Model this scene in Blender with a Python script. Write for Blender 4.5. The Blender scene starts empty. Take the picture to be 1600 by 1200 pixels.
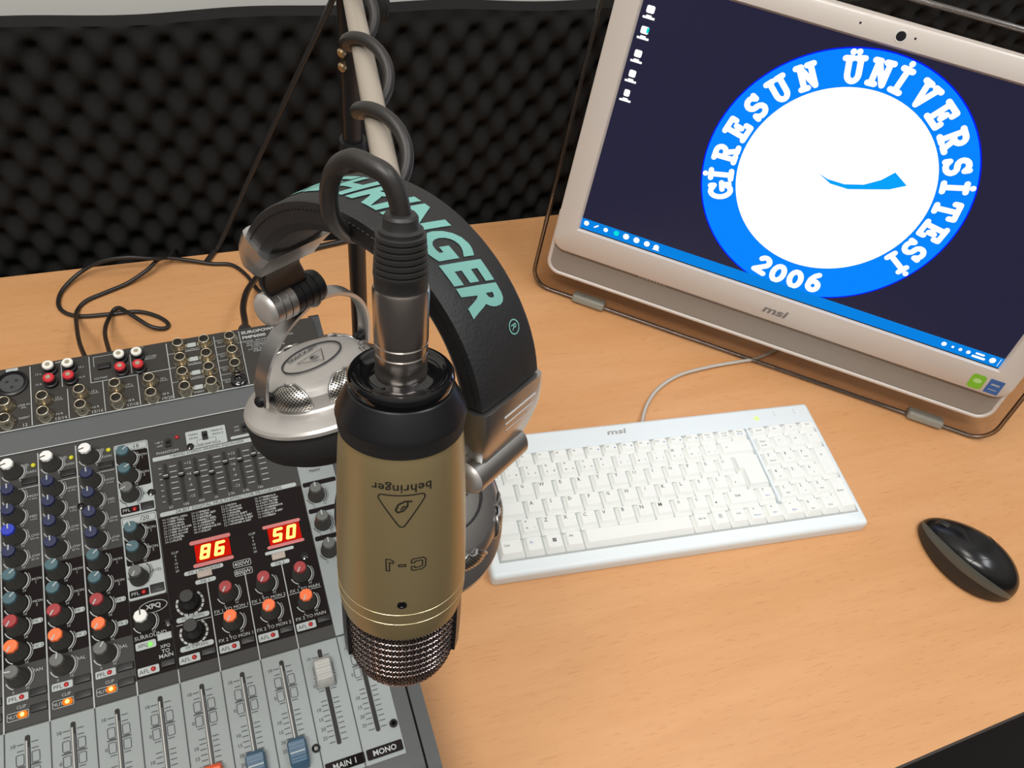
import bpy, math, random
from math import pi, sin, cos, radians, sqrt, atan2
from mathutils import Vector, Matrix
random.seed(7)
SC = bpy.context.scene
COL = SC.collection

# ------------------------------------------------------------------ camera
# world: X along the wall (right), Y into the wall, Z up, table top at z = 0
W = Matrix(((0.9506980754592185, -0.15333406638516117, 0.26955858992792125),
            (-0.2854032982105676, -0.7726362965438621, 0.5670785753610474),
            (0.12131828670348119, -0.6160534208563218, -0.7783058884285508)))
CH = 0.6762924815712411
FPX = 1260.0
CAM = Vector((0, 0, CH))
cd = bpy.data.cameras.new('camera'); co = bpy.data.objects.new('camera', cd); COL.objects.link(co)
cd.sensor_width = 36.0; cd.lens = FPX / 1600 * 36; cd.clip_start = 0.02
R = Matrix((W.col[0], -W.col[1], -W.col[2])).transposed()
co.matrix_world = Matrix.Translation(CAM) @ R.to_4x4()
SC.camera = co

# ------------------------------------------------------------------ world, lights, exposure
SC.view_settings.view_transform = 'Standard'
SC.view_settings.look = 'None'
SC.view_settings.gamma = 1.0
SC.view_settings.exposure = 0.0
wd = bpy.data.worlds.new('room_light'); SC.world = wd; wd.use_nodes = True
bg = wd.node_tree.nodes['Background']
# a studio room: pale ceiling above, dark sound-proofed walls around
_nt = wd.node_tree; _tc = _nt.nodes.new('ShaderNodeTexCoord'); _sx = _nt.nodes.new('ShaderNodeSeparateXYZ'); _rp = _nt.nodes.new('ShaderNodeValToRGB')
_nt.links.new(_tc.outputs['Generated'], _sx.inputs[0]); _nt.links.new(_sx.outputs['Z'], _rp.inputs['Fac']); _nt.links.new(_rp.outputs[0], bg.inputs[0])
_e = _rp.color_ramp.elements; _e[0].position = 0.10; _e[0].color = (0.17, 0.155, 0.15, 1); _e[1].position = 0.62; _e[1].color = (1.0, 0.95, 0.87, 1)
bg.inputs[1].default_value = 0.46

def area(name, loc, target, sx, sy, power, color):
    l = bpy.data.lights.new(name, 'AREA'); l.shape = 'RECTANGLE'; l.size = sx; l.size_y = sy
    l.energy = power; l.color = color
    o = bpy.data.objects.new(name, l); COL.objects.link(o)
    o.location = loc
    o.rotation_euler = (Vector(target) - Vector(loc)).to_track_quat('-Z', 'Y').to_euler()
    return o
area('ceiling_lamp', (-0.55, -0.45, 2.1), (0.1, 0.35, 0), 1.2, 0.35, 25.5, (1.0, 0.96, 0.90))
area('ceiling_lamp', (0.95, -0.2, 2.1), (0.3, 0.3, 0), 1.2, 0.35, 14, (0.95, 0.97, 1.0))
area('ceiling_lamp', (-0.3, 0.45, 2.2), (0.0, 0.35, 0), 0.5, 0.5, 7, (1.0, 0.95, 0.88))

# ------------------------------------------------------------------ measuring helpers
def ray(px, py):
    return W @ Vector(((px - 800) / FPX, (py - 600) / FPX, 1.0))
def at(px, py, d):
    return CAM + ray(px, py) * d
def ony(px, py, y):
    r = ray(px, py); return CAM + r * (y / r.y)
def project_y(P):
    c = W.transposed() @ (P - CAM); return 600 + FPX * c.y / c.z
def onz(px, py, z=0.0):
    r = ray(px, py); return CAM + r * ((z - CH) / r.z)

# ------------------------------------------------------------------ materials
def mat(name, col, rough=0.5, metal=0.0, emit=None, es=1.0, bump=None, coat=0.0, spec=None):
    m = bpy.data.materials.new(name); m.use_nodes = True
    nt = m.node_tree; b = nt.nodes['Principled BSDF']
    b.inputs['Base Color'].default_value = (*col, 1); b.inputs['Roughness'].default_value = rough
    b.inputs['Metallic'].default_value = metal
    if coat: b.inputs['Coat Weight'].default_value = coat; b.inputs['Coat Roughness'].default_value = 0.1
    if spec is not None: b.inputs['Specular IOR Level'].default_value = spec
    if emit:
        b.inputs['Emission Color'].default_value = (*emit, 1); b.inputs['Emission Strength'].default_value = es
    if bump:
        scale, strength = bump
        tc = nt.nodes.new('ShaderNodeTexCoord'); n = nt.nodes.new('ShaderNodeTexNoise'); bp = nt.nodes.new('ShaderNodeBump')
        n.inputs['Scale'].default_value = scale; n.inputs['Detail'].default_value = 3
        bp.inputs['Strength'].default_value = strength; bp.inputs['Distance'].default_value = 0.001
        nt.links.new(tc.outputs['Object'], n.inputs['Vector']); nt.links.new(n.outputs['Fac'], bp.inputs['Height'])
        nt.links.new(bp.outputs['Normal'], b.inputs['Normal'])
    return m
def emis(name, col, s=1.0):
    m = bpy.data.materials.new(name); m.use_nodes = True; nt = m.node_tree
    b = nt.nodes['Principled BSDF']; b.inputs['Base Color'].default_value = (0.01, 0.01, 0.01, 1)
    b.inputs['Roughness'].default_value = 0.5; b.inputs['Specular IOR Level'].default_value = 0.02; b.inputs['Base Color'].default_value = (0.003, 0.003, 0.003, 1)
    b.inputs['Emission Color'].default_value = (*col, 1); b.inputs['Emission Strength'].default_value = s
    return m

def wood_mat():
    m = bpy.data.materials.new('beech_laminate'); m.use_nodes = True; nt = m.node_tree; N = nt.nodes; L = nt.links
    b = N['Principled BSDF']; b.inputs['Roughness'].default_value = 0.42
    tc = N.new('ShaderNodeTexCoord')
    def noise(scl, s, det=4, rough=0.6):
        mp = N.new('ShaderNodeMapping'); mp.inputs['Scale'].default_value = scl
        mp.inputs['Rotation'].default_value = (0, 0, radians(-4))
        n = N.new('ShaderNodeTexNoise'); n.inputs['Scale'].default_value = s; n.inputs['Detail'].default_value = det
        n.inputs['Roughness'].default_value = rough
        L.new(tc.outputs['Object'], mp.inputs['Vector']); L.new(mp.outputs['Vector'], n.inputs['Vector']); return n
    n1 = noise((1, 6, 1), 3.5, 3); n2 = noise((14, 120, 1), 5, 3, 0.5); n3 = noise((2, 24, 1), 5, 4)
    r1 = N.new('ShaderNodeValToRGB'); r1.color_ramp.elements[0].position = 0.3; r1.color_ramp.elements[1].position = 0.72
    r1.color_ramp.elements[0].color = (0.645, 0.325, 0.135, 1); r1.color_ramp.elements[1].color = (0.70, 0.372, 0.170, 1)
    L.new(n1.outputs['Fac'], r1.inputs['Fac'])
    r3 = N.new('ShaderNodeValToRGB'); r3.color_ramp.elements[0].position = 0.35; r3.color_ramp.elements[1].position = 0.6
    r3.color_ramp.elements[0].color = (0.965, 0.95, 0.935, 1); r3.color_ramp.elements[1].color = (1, 1, 1, 1)
    L.new(n3.outputs['Fac'], r3.inputs['Fac'])
    r2 = N.new('ShaderNodeValToRGB'); r2.color_ramp.elements[0].position = 0.30; r2.color_ramp.elements[1].position = 0.40
    r2.color_ramp.elements[0].color = (0.90, 0.855, 0.81, 1); r2.color_ramp.elements[1].color = (1, 1, 1, 1)
    L.new(n2.outputs['Fac'], r2.inputs['Fac'])
    m1 = N.new('ShaderNodeMixRGB'); m1.blend_type = 'MULTIPLY'; m1.inputs[0].default_value = 1
    m2 = N.new('ShaderNodeMixRGB'); m2.blend_type = 'MULTIPLY'; m2.inputs[0].default_value = 1
    L.new(r1.outputs[0], m1.inputs[1]); L.new(r3.outputs[0], m1.inputs[2])
    L.new(m1.outputs[0], m2.inputs[1]); L.new(r2.outputs[0], m2.inputs[2]); L.new(m2.outputs[0], b.inputs['Base Color'])
    return m
def foam_mat():
    m = mat('acoustic_foam', (0.016, 0.016, 0.0155), 0.95, bump=(900, 0.6), spec=0.15); return m
def clear_mat(name, tint, gloss, rough=0.06):
    m = bpy.data.materials.new(name); m.use_nodes = True; nt = m.node_tree; N = nt.nodes; L = nt.links
    out = N['Material Output']; N.remove(N['Principled BSDF'])
    t = N.new('ShaderNodeBsdfTransparent'); t.inputs[0].default_value = (*tint, 1)
    g = N.new('ShaderNodeBsdfGlossy'); g.inputs['Roughness'].default_value = rough; g.inputs[0].default_value = (1, 1, 1, 1)
    lw = N.new('ShaderNodeLayerWeight'); lw.inputs[0].default_value = gloss
    mx = N.new('ShaderNodeMixShader'); L.new(lw.outputs['Fresnel'], mx.inputs[0]); L.new(t.outputs[0], mx.inputs[1]); L.new(g.outputs[0], mx.inputs[2])
    L.new(mx.outputs[0], out.inputs[0]); return m
def mesh_grille_mat(name, light, dark):
    # punched sheet: rows of round holes laid out on the sheet's own UV map (1 unit = 1 hole pitch)
    m = mat(name, light, 0.32, 1.0); nt = m.node_tree; N = nt.nodes; L = nt.links; b = N['Principled BSDF']
    tc = N.new('ShaderNodeUVMap'); v = N.new('ShaderNodeTexVoronoi'); v.voronoi_dimensions = '2D'; v.inputs['Scale'].default_value = 1.0; v.inputs['Randomness'].default_value = 0.0
    sh = N.new('ShaderNodeMapping'); sh.inputs['Rotation'].default_value = (0.0, 0.0, pi / 4)
    L.new(tc.outputs['UV'], sh.inputs['Vector']); L.new(sh.outputs['Vector'], v.inputs['Vector'])
    r = N.new('ShaderNodeValToRGB'); r.color_ramp.elements[0].position = 0.33; r.color_ramp.elements[1].position = 0.38
    r.color_ramp.elements[0].color = (*dark, 1); r.color_ramp.elements[1].color = (*light, 1)
    L.new(v.outputs['Distance'], r.inputs['Fac']); L.new(r.outputs[0], b.inputs['Base Color'])
    r2 = N.new('ShaderNodeMath'); r2.operation = 'GREATER_THAN'; r2.inputs[1].default_value = 0.35
    L.new(v.outputs['Distance'], r2.inputs[0]); L.new(r2.outputs[0], b.inputs['Metallic']); return m

M = {}
M['wood'] = wood_mat()
M['edge'] = mat('dark_edge_band', (0.035, 0.025, 0.02), 0.5)
M['foam'] = foam_mat()
M['led_halo'] = emis('led_halo_on', (1.0, 0.22, 0.01), 1.0)
M['wall'] = mat('painted_wall', (0.70, 0.70, 0.66), 0.8, bump=(60, 0.2))
M['floor'] = mat('dark_carpet', (0.012, 0.010, 0.010), 0.95, bump=(300, 0.5))
M['black'] = mat('black_plastic', (0.008, 0.008, 0.009), 0.38)
M['blackgloss'] = mat('black_gloss', (0.004, 0.004, 0.005), 0.08, coat=0.5)
M['blackmatte'] = mat('black_matte', (0.010, 0.010, 0.010), 0.7)
M['satinblack'] = mat('satin_black_metal', (0.013, 0.013, 0.015), 0.32, metal=0.3)
M['rubber'] = mat('black_rubber', (0.020, 0.020, 0.020), 0.5)
M['cable'] = mat('cable_jacket', (0.020, 0.018, 0.017), 0.42)
M['gold'] = mat('champagne_gold_paint', (0.42, 0.325, 0.165), 0.40, metal=0.65, bump=(2500, 0.06))
M['goldline'] = mat('bright_gold_groove', (0.9, 0.78, 0.48), 0.3, metal=0.8)
M['nickel'] = mat('nickel', (0.52, 0.47, 0.43), 0.24, metal=1.0)
M['jack'] = mat('jack_nickel', (0.70, 0.63, 0.50), 0.20, metal=1.0)
M['grillewire'] = mat('copper_grey_wire', (0.50, 0.42, 0.40), 0.22, metal=1.0)
M['silver'] = mat('silver_paint', (0.50, 0.49, 0.48), 0.30, metal=0.95)
M['silverlight'] = mat('satin_silver', (0.62, 0.60, 0.58), 0.42, metal=0.6)
M['punched'] = mesh_grille_mat('punched_steel', (0.62, 0.60, 0.56), (0.006, 0.006, 0.006))
M['leather'] = mat('black_leatherette', (0.014, 0.014, 0.015), 0.55, bump=(700, 0.25))
M['cloth'] = mat('black_velour', (0.008, 0.007, 0.007), 0.9, bump=(500, 0.6))
M['teal'] = mat('teal_print', (0.16, 0.38, 0.345), 0.6)
M['blackprint'] = mat('black_print', (0.012, 0.011, 0.008), 0.6)
M['tubegrey'] = mat('anodised_tube', (0.52, 0.46, 0.39), 0.38, metal=0.55)
M['whiteplastic'] = mat('white_plastic', (0.78, 0.76, 0.72), 0.35)
M['keybase'] = mat('keyboard_white', (0.80, 0.87, 0.90), 0.42)
M['key'] = mat('keycap_white', (0.87, 0.89, 0.87), 0.45)
M['keygap'] = mat('keyboard_well', (0.42, 0.44, 0.44), 0.7)
M['legend'] = mat('legend_grey', (0.10, 0.10, 0.10), 0.6)
M['palelogo'] = mat('pale_grey_print', (0.36, 0.36, 0.36), 0.6)
M['legendblue'] = mat('legend_blue', (0.10, 0.22, 0.50), 0.6)
M['screen'] = emis('lcd_dark_blue', (0.017, 0.016, 0.042), 1.0)
sb = M['screen'].node_tree.nodes['Principled BSDF']; sb.inputs['Roughness'].default_value = 0.25; sb.inputs['Specular IOR Level'].default_value = 0.25
M['scr_white'] = emis('lcd_white', (1, 1, 1), 1.15)
M['scr_blue'] = emis('lcd_blue', (0.0, 0.235, 1.0), 1.0)
M['scr_edge'] = emis('lcd_deep_blue', (0.0, 0.01, 0.9), 1.0)
M['scr_cyan'] = emis('lcd_cyan', (0.0, 0.36, 0.95), 1.0)
M['scr_task'] = emis('lcd_taskbar', (0.0, 0.22, 0.75), 1.0)
M['scr_teal'] = emis('lcd_teal', (0.0, 0.75, 0.7), 1.0)
M['bezel'] = mat('bezel_white', (0.66, 0.60, 0.55), 0.3, coat=0.3)
M['speaker'] = mat('grey_speaker_band', (0.30, 0.265, 0.23), 0.6, bump=(1500, 0.3))
M['clear'] = clear_mat('clear_acrylic', (0.86, 0.83, 0.81), 0.15)
M['clearbead'] = clear_mat('clear_acrylic_edge', (0.90, 0.86, 0.83), 0.5, 0.18)
M['foot'] = mat('grey_rubber_foot', (0.30, 0.30, 0.26), 0.5)
M['green_st'] = mat('green_sticker', (0.22, 0.50, 0.03), 0.4)
M['blue_st'] = mat('blue_sticker', (0.05, 0.13, 0.36), 0.4)
M['grey_logo'] = mat('grey_logo', (0.22, 0.20, 0.18), 0.4, metal=0.3)
# mixer
M['mx_body'] = mat('mixer_charcoal', (0.050, 0.054, 0.056), 0.45, bump=(2500, 0.15))
M['mx_band'] = mat('mixer_slate', (0.095, 0.103, 0.108), 0.5, bump=(2500, 0.15))
M['mx_jack'] = mat('mixer_jack_field', (0.040, 0.037, 0.034), 0.6, spec=0.25)
M['mx_chan'] = mat('mixer_channel_field', (0.050, 0.049, 0.047), 0.6, spec=0.25)
M['mx_black'] = mat('mixer_black_field', (0.009, 0.006, 0.006), 0.6, spec=0.12)
M['mx_fade'] = mat('mixer_light_field', (0.285, 0.315, 0.318), 0.6, spec=0.25)
M['mx_grey'] = mat('mixer_grey_print', (0.40, 0.44, 0.44), 0.5)
M['mx_line'] = mat('mixer_white_print', (0.42, 0.44, 0.44), 0.6)
M['mx_dark'] = mat('mixer_dark_print', (0.04, 0.04, 0.045), 0.6)
M['knob'] = mat('knob_grey', (0.050, 0.049, 0.045), 0.55, spec=0.3)
for n, c in dict(white=(0.80, 0.80, 0.78), blue=(0.014, 0.019, 0.070), brightblue=(0.02, 0.04, 0.45), teal=(0.055, 0.12, 0.145), red=(0.33, 0.030, 0.035),
                 orange=(0.95, 0.17, 0.045), grey=(0.11, 0.115, 0.11), black=(0.012, 0.011, 0.011), green=(0.15, 0.35, 0.05)).items():
    M['cap_' + n] = mat('cap_' + n, c, 0.45)
M['fad_blue'] = mat('fader_blue', (0.045, 0.105, 0.17), 0.4)
M['fad_orange'] = mat('fader_orange', (0.90, 0.12, 0.03), 0.4)
M['fad_grey'] = mat('fader_grey', (0.40, 0.40, 0.38), 0.4)
M['led_yellow'] = mat('led_yellow', (0.60, 0.58, 0.02), 0.3)
M['led_red'] = mat('led_red', (0.42, 0.01, 0.01), 0.25)
M['led_green'] = emis('led_green_on', (0.35, 1.0, 0.2), 0.9)
M['led_orange'] = emis('led_orange_on', (1.0, 0.62, 0.16), 3.0)
M['seg'] = emis('digit_on', (1.0, 0.33, 0.06), 5.0)
M['segglow'] = emis('display_window_bloom', (1.0, 0.010, 0.0), 0.6)  # red bloom around the digits, painted as emission of the whole window
M['redprint'] = mat('pink_print', (0.55, 0.16, 0.16), 0.5)
M['rcared'] = mat('rca_red', (0.55, 0.02, 0.03), 0.35)
M['rcawhite'] = mat('rca_white', (0.78, 0.78, 0.72), 0.35)
M['beige_btn'] = mat('beige_button', (0.40, 0.34, 0.30), 0.5)
M['mouse_top'] = mat('mouse_black_gloss', (0.006, 0.006, 0.007), 0.20)
M['mouse_side'] = mat('mouse_grey_side', (0.085, 0.09, 0.078), 0.25)
M['mouse_grip'] = mat('mouse_dark_grip', (0.022, 0.018, 0.014), 0.45)
M['cordwhite'] = mat('cord_off_white', (0.52, 0.50, 0.46), 0.5)
M['brass'] = mat('brass', (0.55, 0.42, 0.24), 0.3, metal=1.0)
M['lens'] = mat('camera_lens', (0.02, 0.02, 0.025), 0.15)

# ------------------------------------------------------------------ mesh builder
class MB:
    def __init__(s): s.v = []; s.f = []; s.m = []
    def add(s, vs, fs, T=None, mi=0):
        o = len(s.v)
        for p in vs:
            p = Vector(p)
            s.v.append(T @ p if T is not None else p)
        for f in fs: s.f.append([i + o for i in f]); s.m.append(mi)
        return s
    def box(s, a, b, mi=0, T=None, bev=0.0):
        (x0, y0, z0), (x1, y1, z1) = a, b
        if bev <= 0:
            vs = [(x0, y0, z0), (x1, y0, z0), (x1, y1, z0), (x0, y1, z0), (x0, y0, z1), (x1, y0, z1), (x1, y1, z1), (x0, y1, z1)]
            fs = [(0, 3, 2, 1), (4, 5, 6, 7), (0, 1, 5, 4), (1, 2, 6, 5), (2, 3, 7, 6), (3, 0, 4, 7)]
            return s.add(vs, fs, T, mi)
        out = rrect(x0, y0, x1, y1, bev, 4); inn = rrect(x0 + bev, y0 + bev, x1 - bev, y1 - bev, 0.0001, 4)
        L = [[(x, y, z0) for x, y in out], [(x, y, z1 - bev) for x, y in out]]
        for k in (1, 2, 3):
            t = k / 3 * pi / 2
            L.append([(ox + (ix - ox) * (1 - cos(t)), oy + (iy - oy) * (1 - cos(t)), z1 - bev + bev * sin(t)) for (ox, oy), (ix, iy) in zip(out, inn)])
        return s.loft(L, mi, T, cap=True)
    def loft(s, L, mi=0, T=None, cap=True, closed=True):
        n = len(L[0]); vs = [p for r in L for p in r]; fs = []
        for i in range(len(L) - 1):
            for j in range(n if closed else n - 1):
                k = (j + 1) % n
                fs.append((i * n + j, i * n + k, (i + 1) * n + k, (i + 1) * n + j))
        if cap:
            fs.append(tuple(range(n - 1, -1, -1))); fs.append(tuple((len(L) - 1) * n + j for j in range(n)))
        return s.add(vs, fs, T, mi)
    def lathe(s, prof, mi=0, T=None, n=32, cap=True, sx=1.0):
        L = [[(r * cos(2 * pi * j / n) * sx, r * sin(2 * pi * j / n), z) for j in range(n)] for r, z in prof]
        return s.loft(L, mi, T, cap)
    def prism(s, poly, z0, z1, mi=0, T=None):
        return s.loft([[(x, y, z0) for x, y in poly], [(x, y, z1) for x, y in poly]], mi, T)
    def tube(s, pts, r, mi=0, n=10, T=None, cap=True):
        pts = [Vector(p) for p in pts]; L = []; nrm = None
        for i, p in enumerate(pts):
            t = (pts[min(i + 1, len(pts) - 1)] - pts[max(i - 1, 0)]).normalized()
            if nrm is None:
                nrm = t.orthogonal().normalized()
            nrm = (nrm - t * nrm.dot(t)).normalized(); bn = t.cross(nrm)
            rr = r[i] if isinstance(r, (list, tuple)) else r
            L.append([p + nrm * rr * cos(2 * pi * j / n) + bn * rr * sin(2 * pi * j / n) for j in range(n)])
        return s.loft(L, mi, T, cap)
    def build(s, name, mats, parent=None, smooth=35, loc=None):
        me = bpy.data.meshes.new(name)
        me.from_pydata([tuple(p) for p in s.v], [], s.f); me.validate()
        if not isinstance(mats, (list, tuple)): mats = [mats]
        for x in mats: me.materials.append(x)
        if len(me.polygons) == len(s.m): me.polygons.foreach_set('material_index', s.m)
        if smooth:
            me.polygons.foreach_set('use_smooth', [True] * len(me.polygons)); me.set_sharp_from_angle(angle=radians(smooth))
        me.update()
        o = bpy.data.objects.new(name, me); COL.objects.link(o)
        if parent: o.parent = parent
        if loc: o.location = loc
        return o
def rrect(x0, y0, x1, y1, r, n=5):
    P = []
    for cx, cy, a in ((x1 - r, y1 - r, 0), (x0 + r, y1 - r, 90), (x0 + r, y0 + r, 180), (x1 - r, y0 + r, 270)):
        for k in range(n + 1):
            t = radians(a + 90 * k / n); P.append((cx + r * cos(t), cy + r * sin(t)))
    return P
def spline(P, k=8):
    P = [Vector(p) for p in P]; P = [P[0] * 2 - P[1]] + P + [P[-1] * 2 - P[-2]]; out = []
    for i in range(1, len(P) - 2):
        a, b, c, d = P[i - 1:i + 3]
        for j in range(k):
            t = j / k
            out.append(0.5 * ((2 * b) + (c - a) * t + (2 * a - 5 * b + 4 * c - d) * t * t + (3 * b - a - 3 * c + d) * t ** 3))
    out.append(P[-2]); return out
def frameM(o, x, y, z):
    m = Matrix((x, y, z)).transposed().to_4x4(); m.translation = o; return m
def frame_z(o, z, xhint=Vector((1, 0, 0))):
    z = z.normalized(); x = (xhint - z * xhint.dot(z)).normalized(); return frameM(o, x, z.cross(x), z)
def tag(o, label=None, cat=None, group=None, kind=None):
    if label: o['label'] = label
    if cat: o['category'] = cat
    if group: o['group'] = group
    if kind: o['kind'] = kind
    return o
def thing(name, label, cat, Mx=None, group=None):
    o = bpy.data.objects.new(name, None); COL.objects.link(o); o.empty_display_size = 0.02
    if Mx is not None: o.matrix_world = Mx
    return tag(o, label, cat, group)
def put(mesh_obj, loc, parent, rotz=0.0, name=None):
    c = mesh_obj.copy(); COL.objects.link(c); c.parent = parent; c.location = loc; c.rotation_euler = (0, 0, rotz)
    if name: c.name = name
    return c

# text as flat meshes
_tcache = {}
def text2d(s, size, bold=0.0, res=2, space=1.0):
    key = (s, bold, res, space)
    if key not in _tcache:
        cu = bpy.data.curves.new('t', 'FONT'); cu.body = s; cu.size = 1.0; cu.offset = bold; cu.resolution_u = res
        cu.space_character = space; cu.fill_mode = 'FRONT' if hasattr(cu, 'fill_mode') else cu.fill_mode
        ob = bpy.data.objects.new('t', cu); COL.objects.link(ob)
        dg = bpy.context.evaluated_depsgraph_get(); me = bpy.data.meshes.new_from_object(ob.evaluated_get(dg))
        vs = [(v.co.x, v.co.y) for v in me.vertices]; fs = [tuple(p.vertices) for p in me.polygons]
        bpy.data.objects.remove(ob); bpy.data.curves.remove(cu); bpy.data.meshes.remove(me)
        if vs:
            x0 = min(v[0] for v in vs); x1 = max(v[0] for v in vs); y0 = min(v[1] for v in vs); y1 = max(v[1] for v in vs)
            vs = [(x - (x0 + x1) / 2, y - (y0 + y1) / 2) for x, y in vs]
            _tcache[key] = (vs, fs, x1 - x0, y1 - y0)
        else: _tcache[key] = ([], [], 0, 0)
    vs, fs, w, h = _tcache[key]
    return [(x * size, y * size) for x, y in vs], fs, w * size, h * size
def put_text(mb, s, cx, cy, z, h=None, w=None, mi=0, bold=0.0, T=None, rot=0.0, shear=0.0, res=2, sx=1.0):
    """s centred on (cx, cy), cap height h (or total width w)"""
    vs, fs, tw, th = text2d(s, 1.0, bold, res)
    if not vs: return
    k = (w / tw) if (w and not h) else (h / th)
    kx = (w / tw) if w else k * sx
    c, sn = cos(rot), sin(rot); P = []
    for x, y in vs:
        X = x * kx + shear * y * k; Y = y * k
        P.append((cx + X * c - Y * sn, cy + X * sn + Y * c, z))
    mb.add(P, fs, T, mi)
def capsule(mb, a, b, r, z, mi=0, n=6, T=None):
    a = Vector(a); b = Vector(b); d = b - a; L = d.length; t = atan2(d.y, d.x) if L > 1e-9 else 0
    P = []
    for k in range(n + 1):
        q = t + pi / 2 + pi * k / n; P.append((a.x + r * cos(q), a.y + r * sin(q), z))
    for k in range(n + 1):
        q = t - pi / 2 + pi * k / n; P.append((b.x + r * cos(q), b.y + r * sin(q), z))
    mb.add(P, [tuple(range(len(P)))], T, mi)
def arc2(mb, cx, cy, r, a0, a1, wd, z, mi=0, n=14, T=None):
    P = []
    for k in range(n + 1):
        a = radians(a0 + (a1 - a0) * k / n)
        P += [(cx + (r - wd / 2) * cos(a), cy + (r - wd / 2) * sin(a), z), (cx + (r + wd / 2) * cos(a), cy + (r + wd / 2) * sin(a), z)]
    mb.add(P, [(2 * k, 2 * k + 1, 2 * k + 3, 2 * k + 2) for k in range(n)], T, mi)
def flat(mb, x0, y0, x1, y1, z, mi=0, r=0.0, T=None):
    P = rrect(x0, y0, x1, y1, r, 4) if r > 0 else [(x0, y0), (x1, y0), (x1, y1), (x0, y1)]
    mb.add([(x, y, z) for x, y in P], [tuple(range(len(P)))], T, mi)
def outline(mb, x0, y0, x1, y1, wd, z, mi=0, r=0.0, T=None):
    r = max(r, 1e-5); a = rrect(x0, y0, x1, y1, r, 4); b = rrect(x0 + wd, y0 + wd, x1 - wd, y1 - wd, max(r - wd, 1e-5), 4); n = len(a)
    mb.add([(x, y, z) for x, y in a + b], [(i, (i + 1) % n, n + (i + 1) % n, n + i) for i in range(n)], T, mi)

# ------------------------------------------------------------------ the room
def backy(x): return 0.7462 + 0.0127 * x
def fronty(x): return 0.0426 + 0.0588 * (x - 0.4317)
mb = MB(); mb.box((-2.5, -1.8, -0.76), (2.5, 1.0, -0.74)); tag(mb.build('floor', M['floor'], smooth=0), kind='structure')
mb = MB(); mb.box((-2.5, 0.805, -0.74), (2.5, 0.95, 2.3)); tag(mb.build('wall_back', M['wall'], smooth=0), kind='structure')

# egg-crate foam on the wall
def foam(x0, x1, z0, z1, label):
    mb = MB(); A, B = 0.0385, 0.0235; st = 0.0045
    nx = int((x1 - x0) / st); nz = int((z1 - z0) / st); vs = []; fs = []
    for j in range(nz + 1):
        for i in range(nx + 1):
            x = x0 + (x1 - x0) * i / nx; z = z0 + (z1 - z0) * j / nz
            g = cos(2 * pi * x / A) * cos(pi * z / B)
            g = g if g > 0 else g * 1.0
            hgt_ = ((g + 1) / 2) ** 0.45; d = 0.004 + 0.025 * hgt_; tb = max(0.0, min(1.0, (z - (z1 - 0.014)) / 0.012)); d = d * (1 - tb) + 0.020 * tb
            wv = 0.0025 * sin(x * 9) + 0.0015 * sin(x * 31 + 1)
            zz = z + (wv if j == nz else 0)
            vs.append((x, 0.8042 - d, zz))
    for j in range(nz):
        for i in range(nx):
            a = j * (nx + 1) + i; fs.append((a, a + 1, a + nx + 2, a + nx + 1))
    mb.add(vs, fs)
    top = [nz * (nx + 1) + i for i in range(nx + 1)]; o = len(mb.v)
    mb.v += [Vector((mb.v[i].x, 0.8042, mb.v[i].z)) for i in top]
    for i in range(nx): mb.f.append([top[i], top[i + 1], o + i + 1, o + i]); mb.m.append(0)
    bot = list(range(nx + 1)); o = len(mb.v)
    mb.v += [Vector((mb.v[i].x, 0.8042, mb.v[i].z)) for i in bot]
    for i in range(nx): mb.f.append([bot[i + 1], bot[i], o + i, o + i + 1]); mb.m.append(0)
    for e in (0, nx):
        for j in range(nz):
            a = j * (nx + 1) + e; b = a + nx + 1; q = len(mb.v)
            mb.v += [Vector((mb.v[a].x, 0.8042, mb.v[a].z)), Vector((mb.v[b].x, 0.8042, mb.v[b].z))]
            f = [a, b, q + 1, q]; mb.f.append(f if e == 0 else f[::-1]); mb.m.append(0)
    o = mb.build('acoustic_foam_panel', M['foam'], smooth=60); tag(o, label, 'foam panel'); return o
foam(-0.75, 1.45, -0.18, 0.2580, 'black egg-crate acoustic foam panel on the wall behind the desk')

# ------------------------------------------------------------------ desk
desk = thing('desk', 'beech wood-grain desk with a dark front edge, under everything else', 'desk', Matrix.Translation((0.2, 0.4, -0.74)))
mb = MB(); T0 = Matrix.Translation((-0.2, -0.4, 0.74))
xs = (-0.95, 1.25)
poly = [(xs[0], fronty(xs[0])), (xs[1], fronty(xs[1])), (xs[1], backy(xs[1])), (xs[0], backy(xs[0]))]
mb.prism(poly, -0.018, 0.0, 0, T0); mb.build('desktop', M['wood'], desk, smooth=0)
mb = MB()
e = [(xs[0], fronty(xs[0])), (xs[1], fronty(xs[1])), (xs[1], fronty(xs[1]) - 0.002), (xs[0], fronty(xs[0]) - 0.002)]
mb.prism(e, -0.018, -0.0006, 0, T0); tag(mb.build('edge_band', M['edge'], desk, smooth=0), 'dark edge band along the front of the desktop')
for x in (-0.85, 1.13):
    mb = MB(); mb.box((x, fronty(x) + 0.05, -0.74), (x + 0.02, 0.70, -0.018), 0, T0); mb.build('side_panel', M['wood'], desk, smooth=0)

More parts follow.
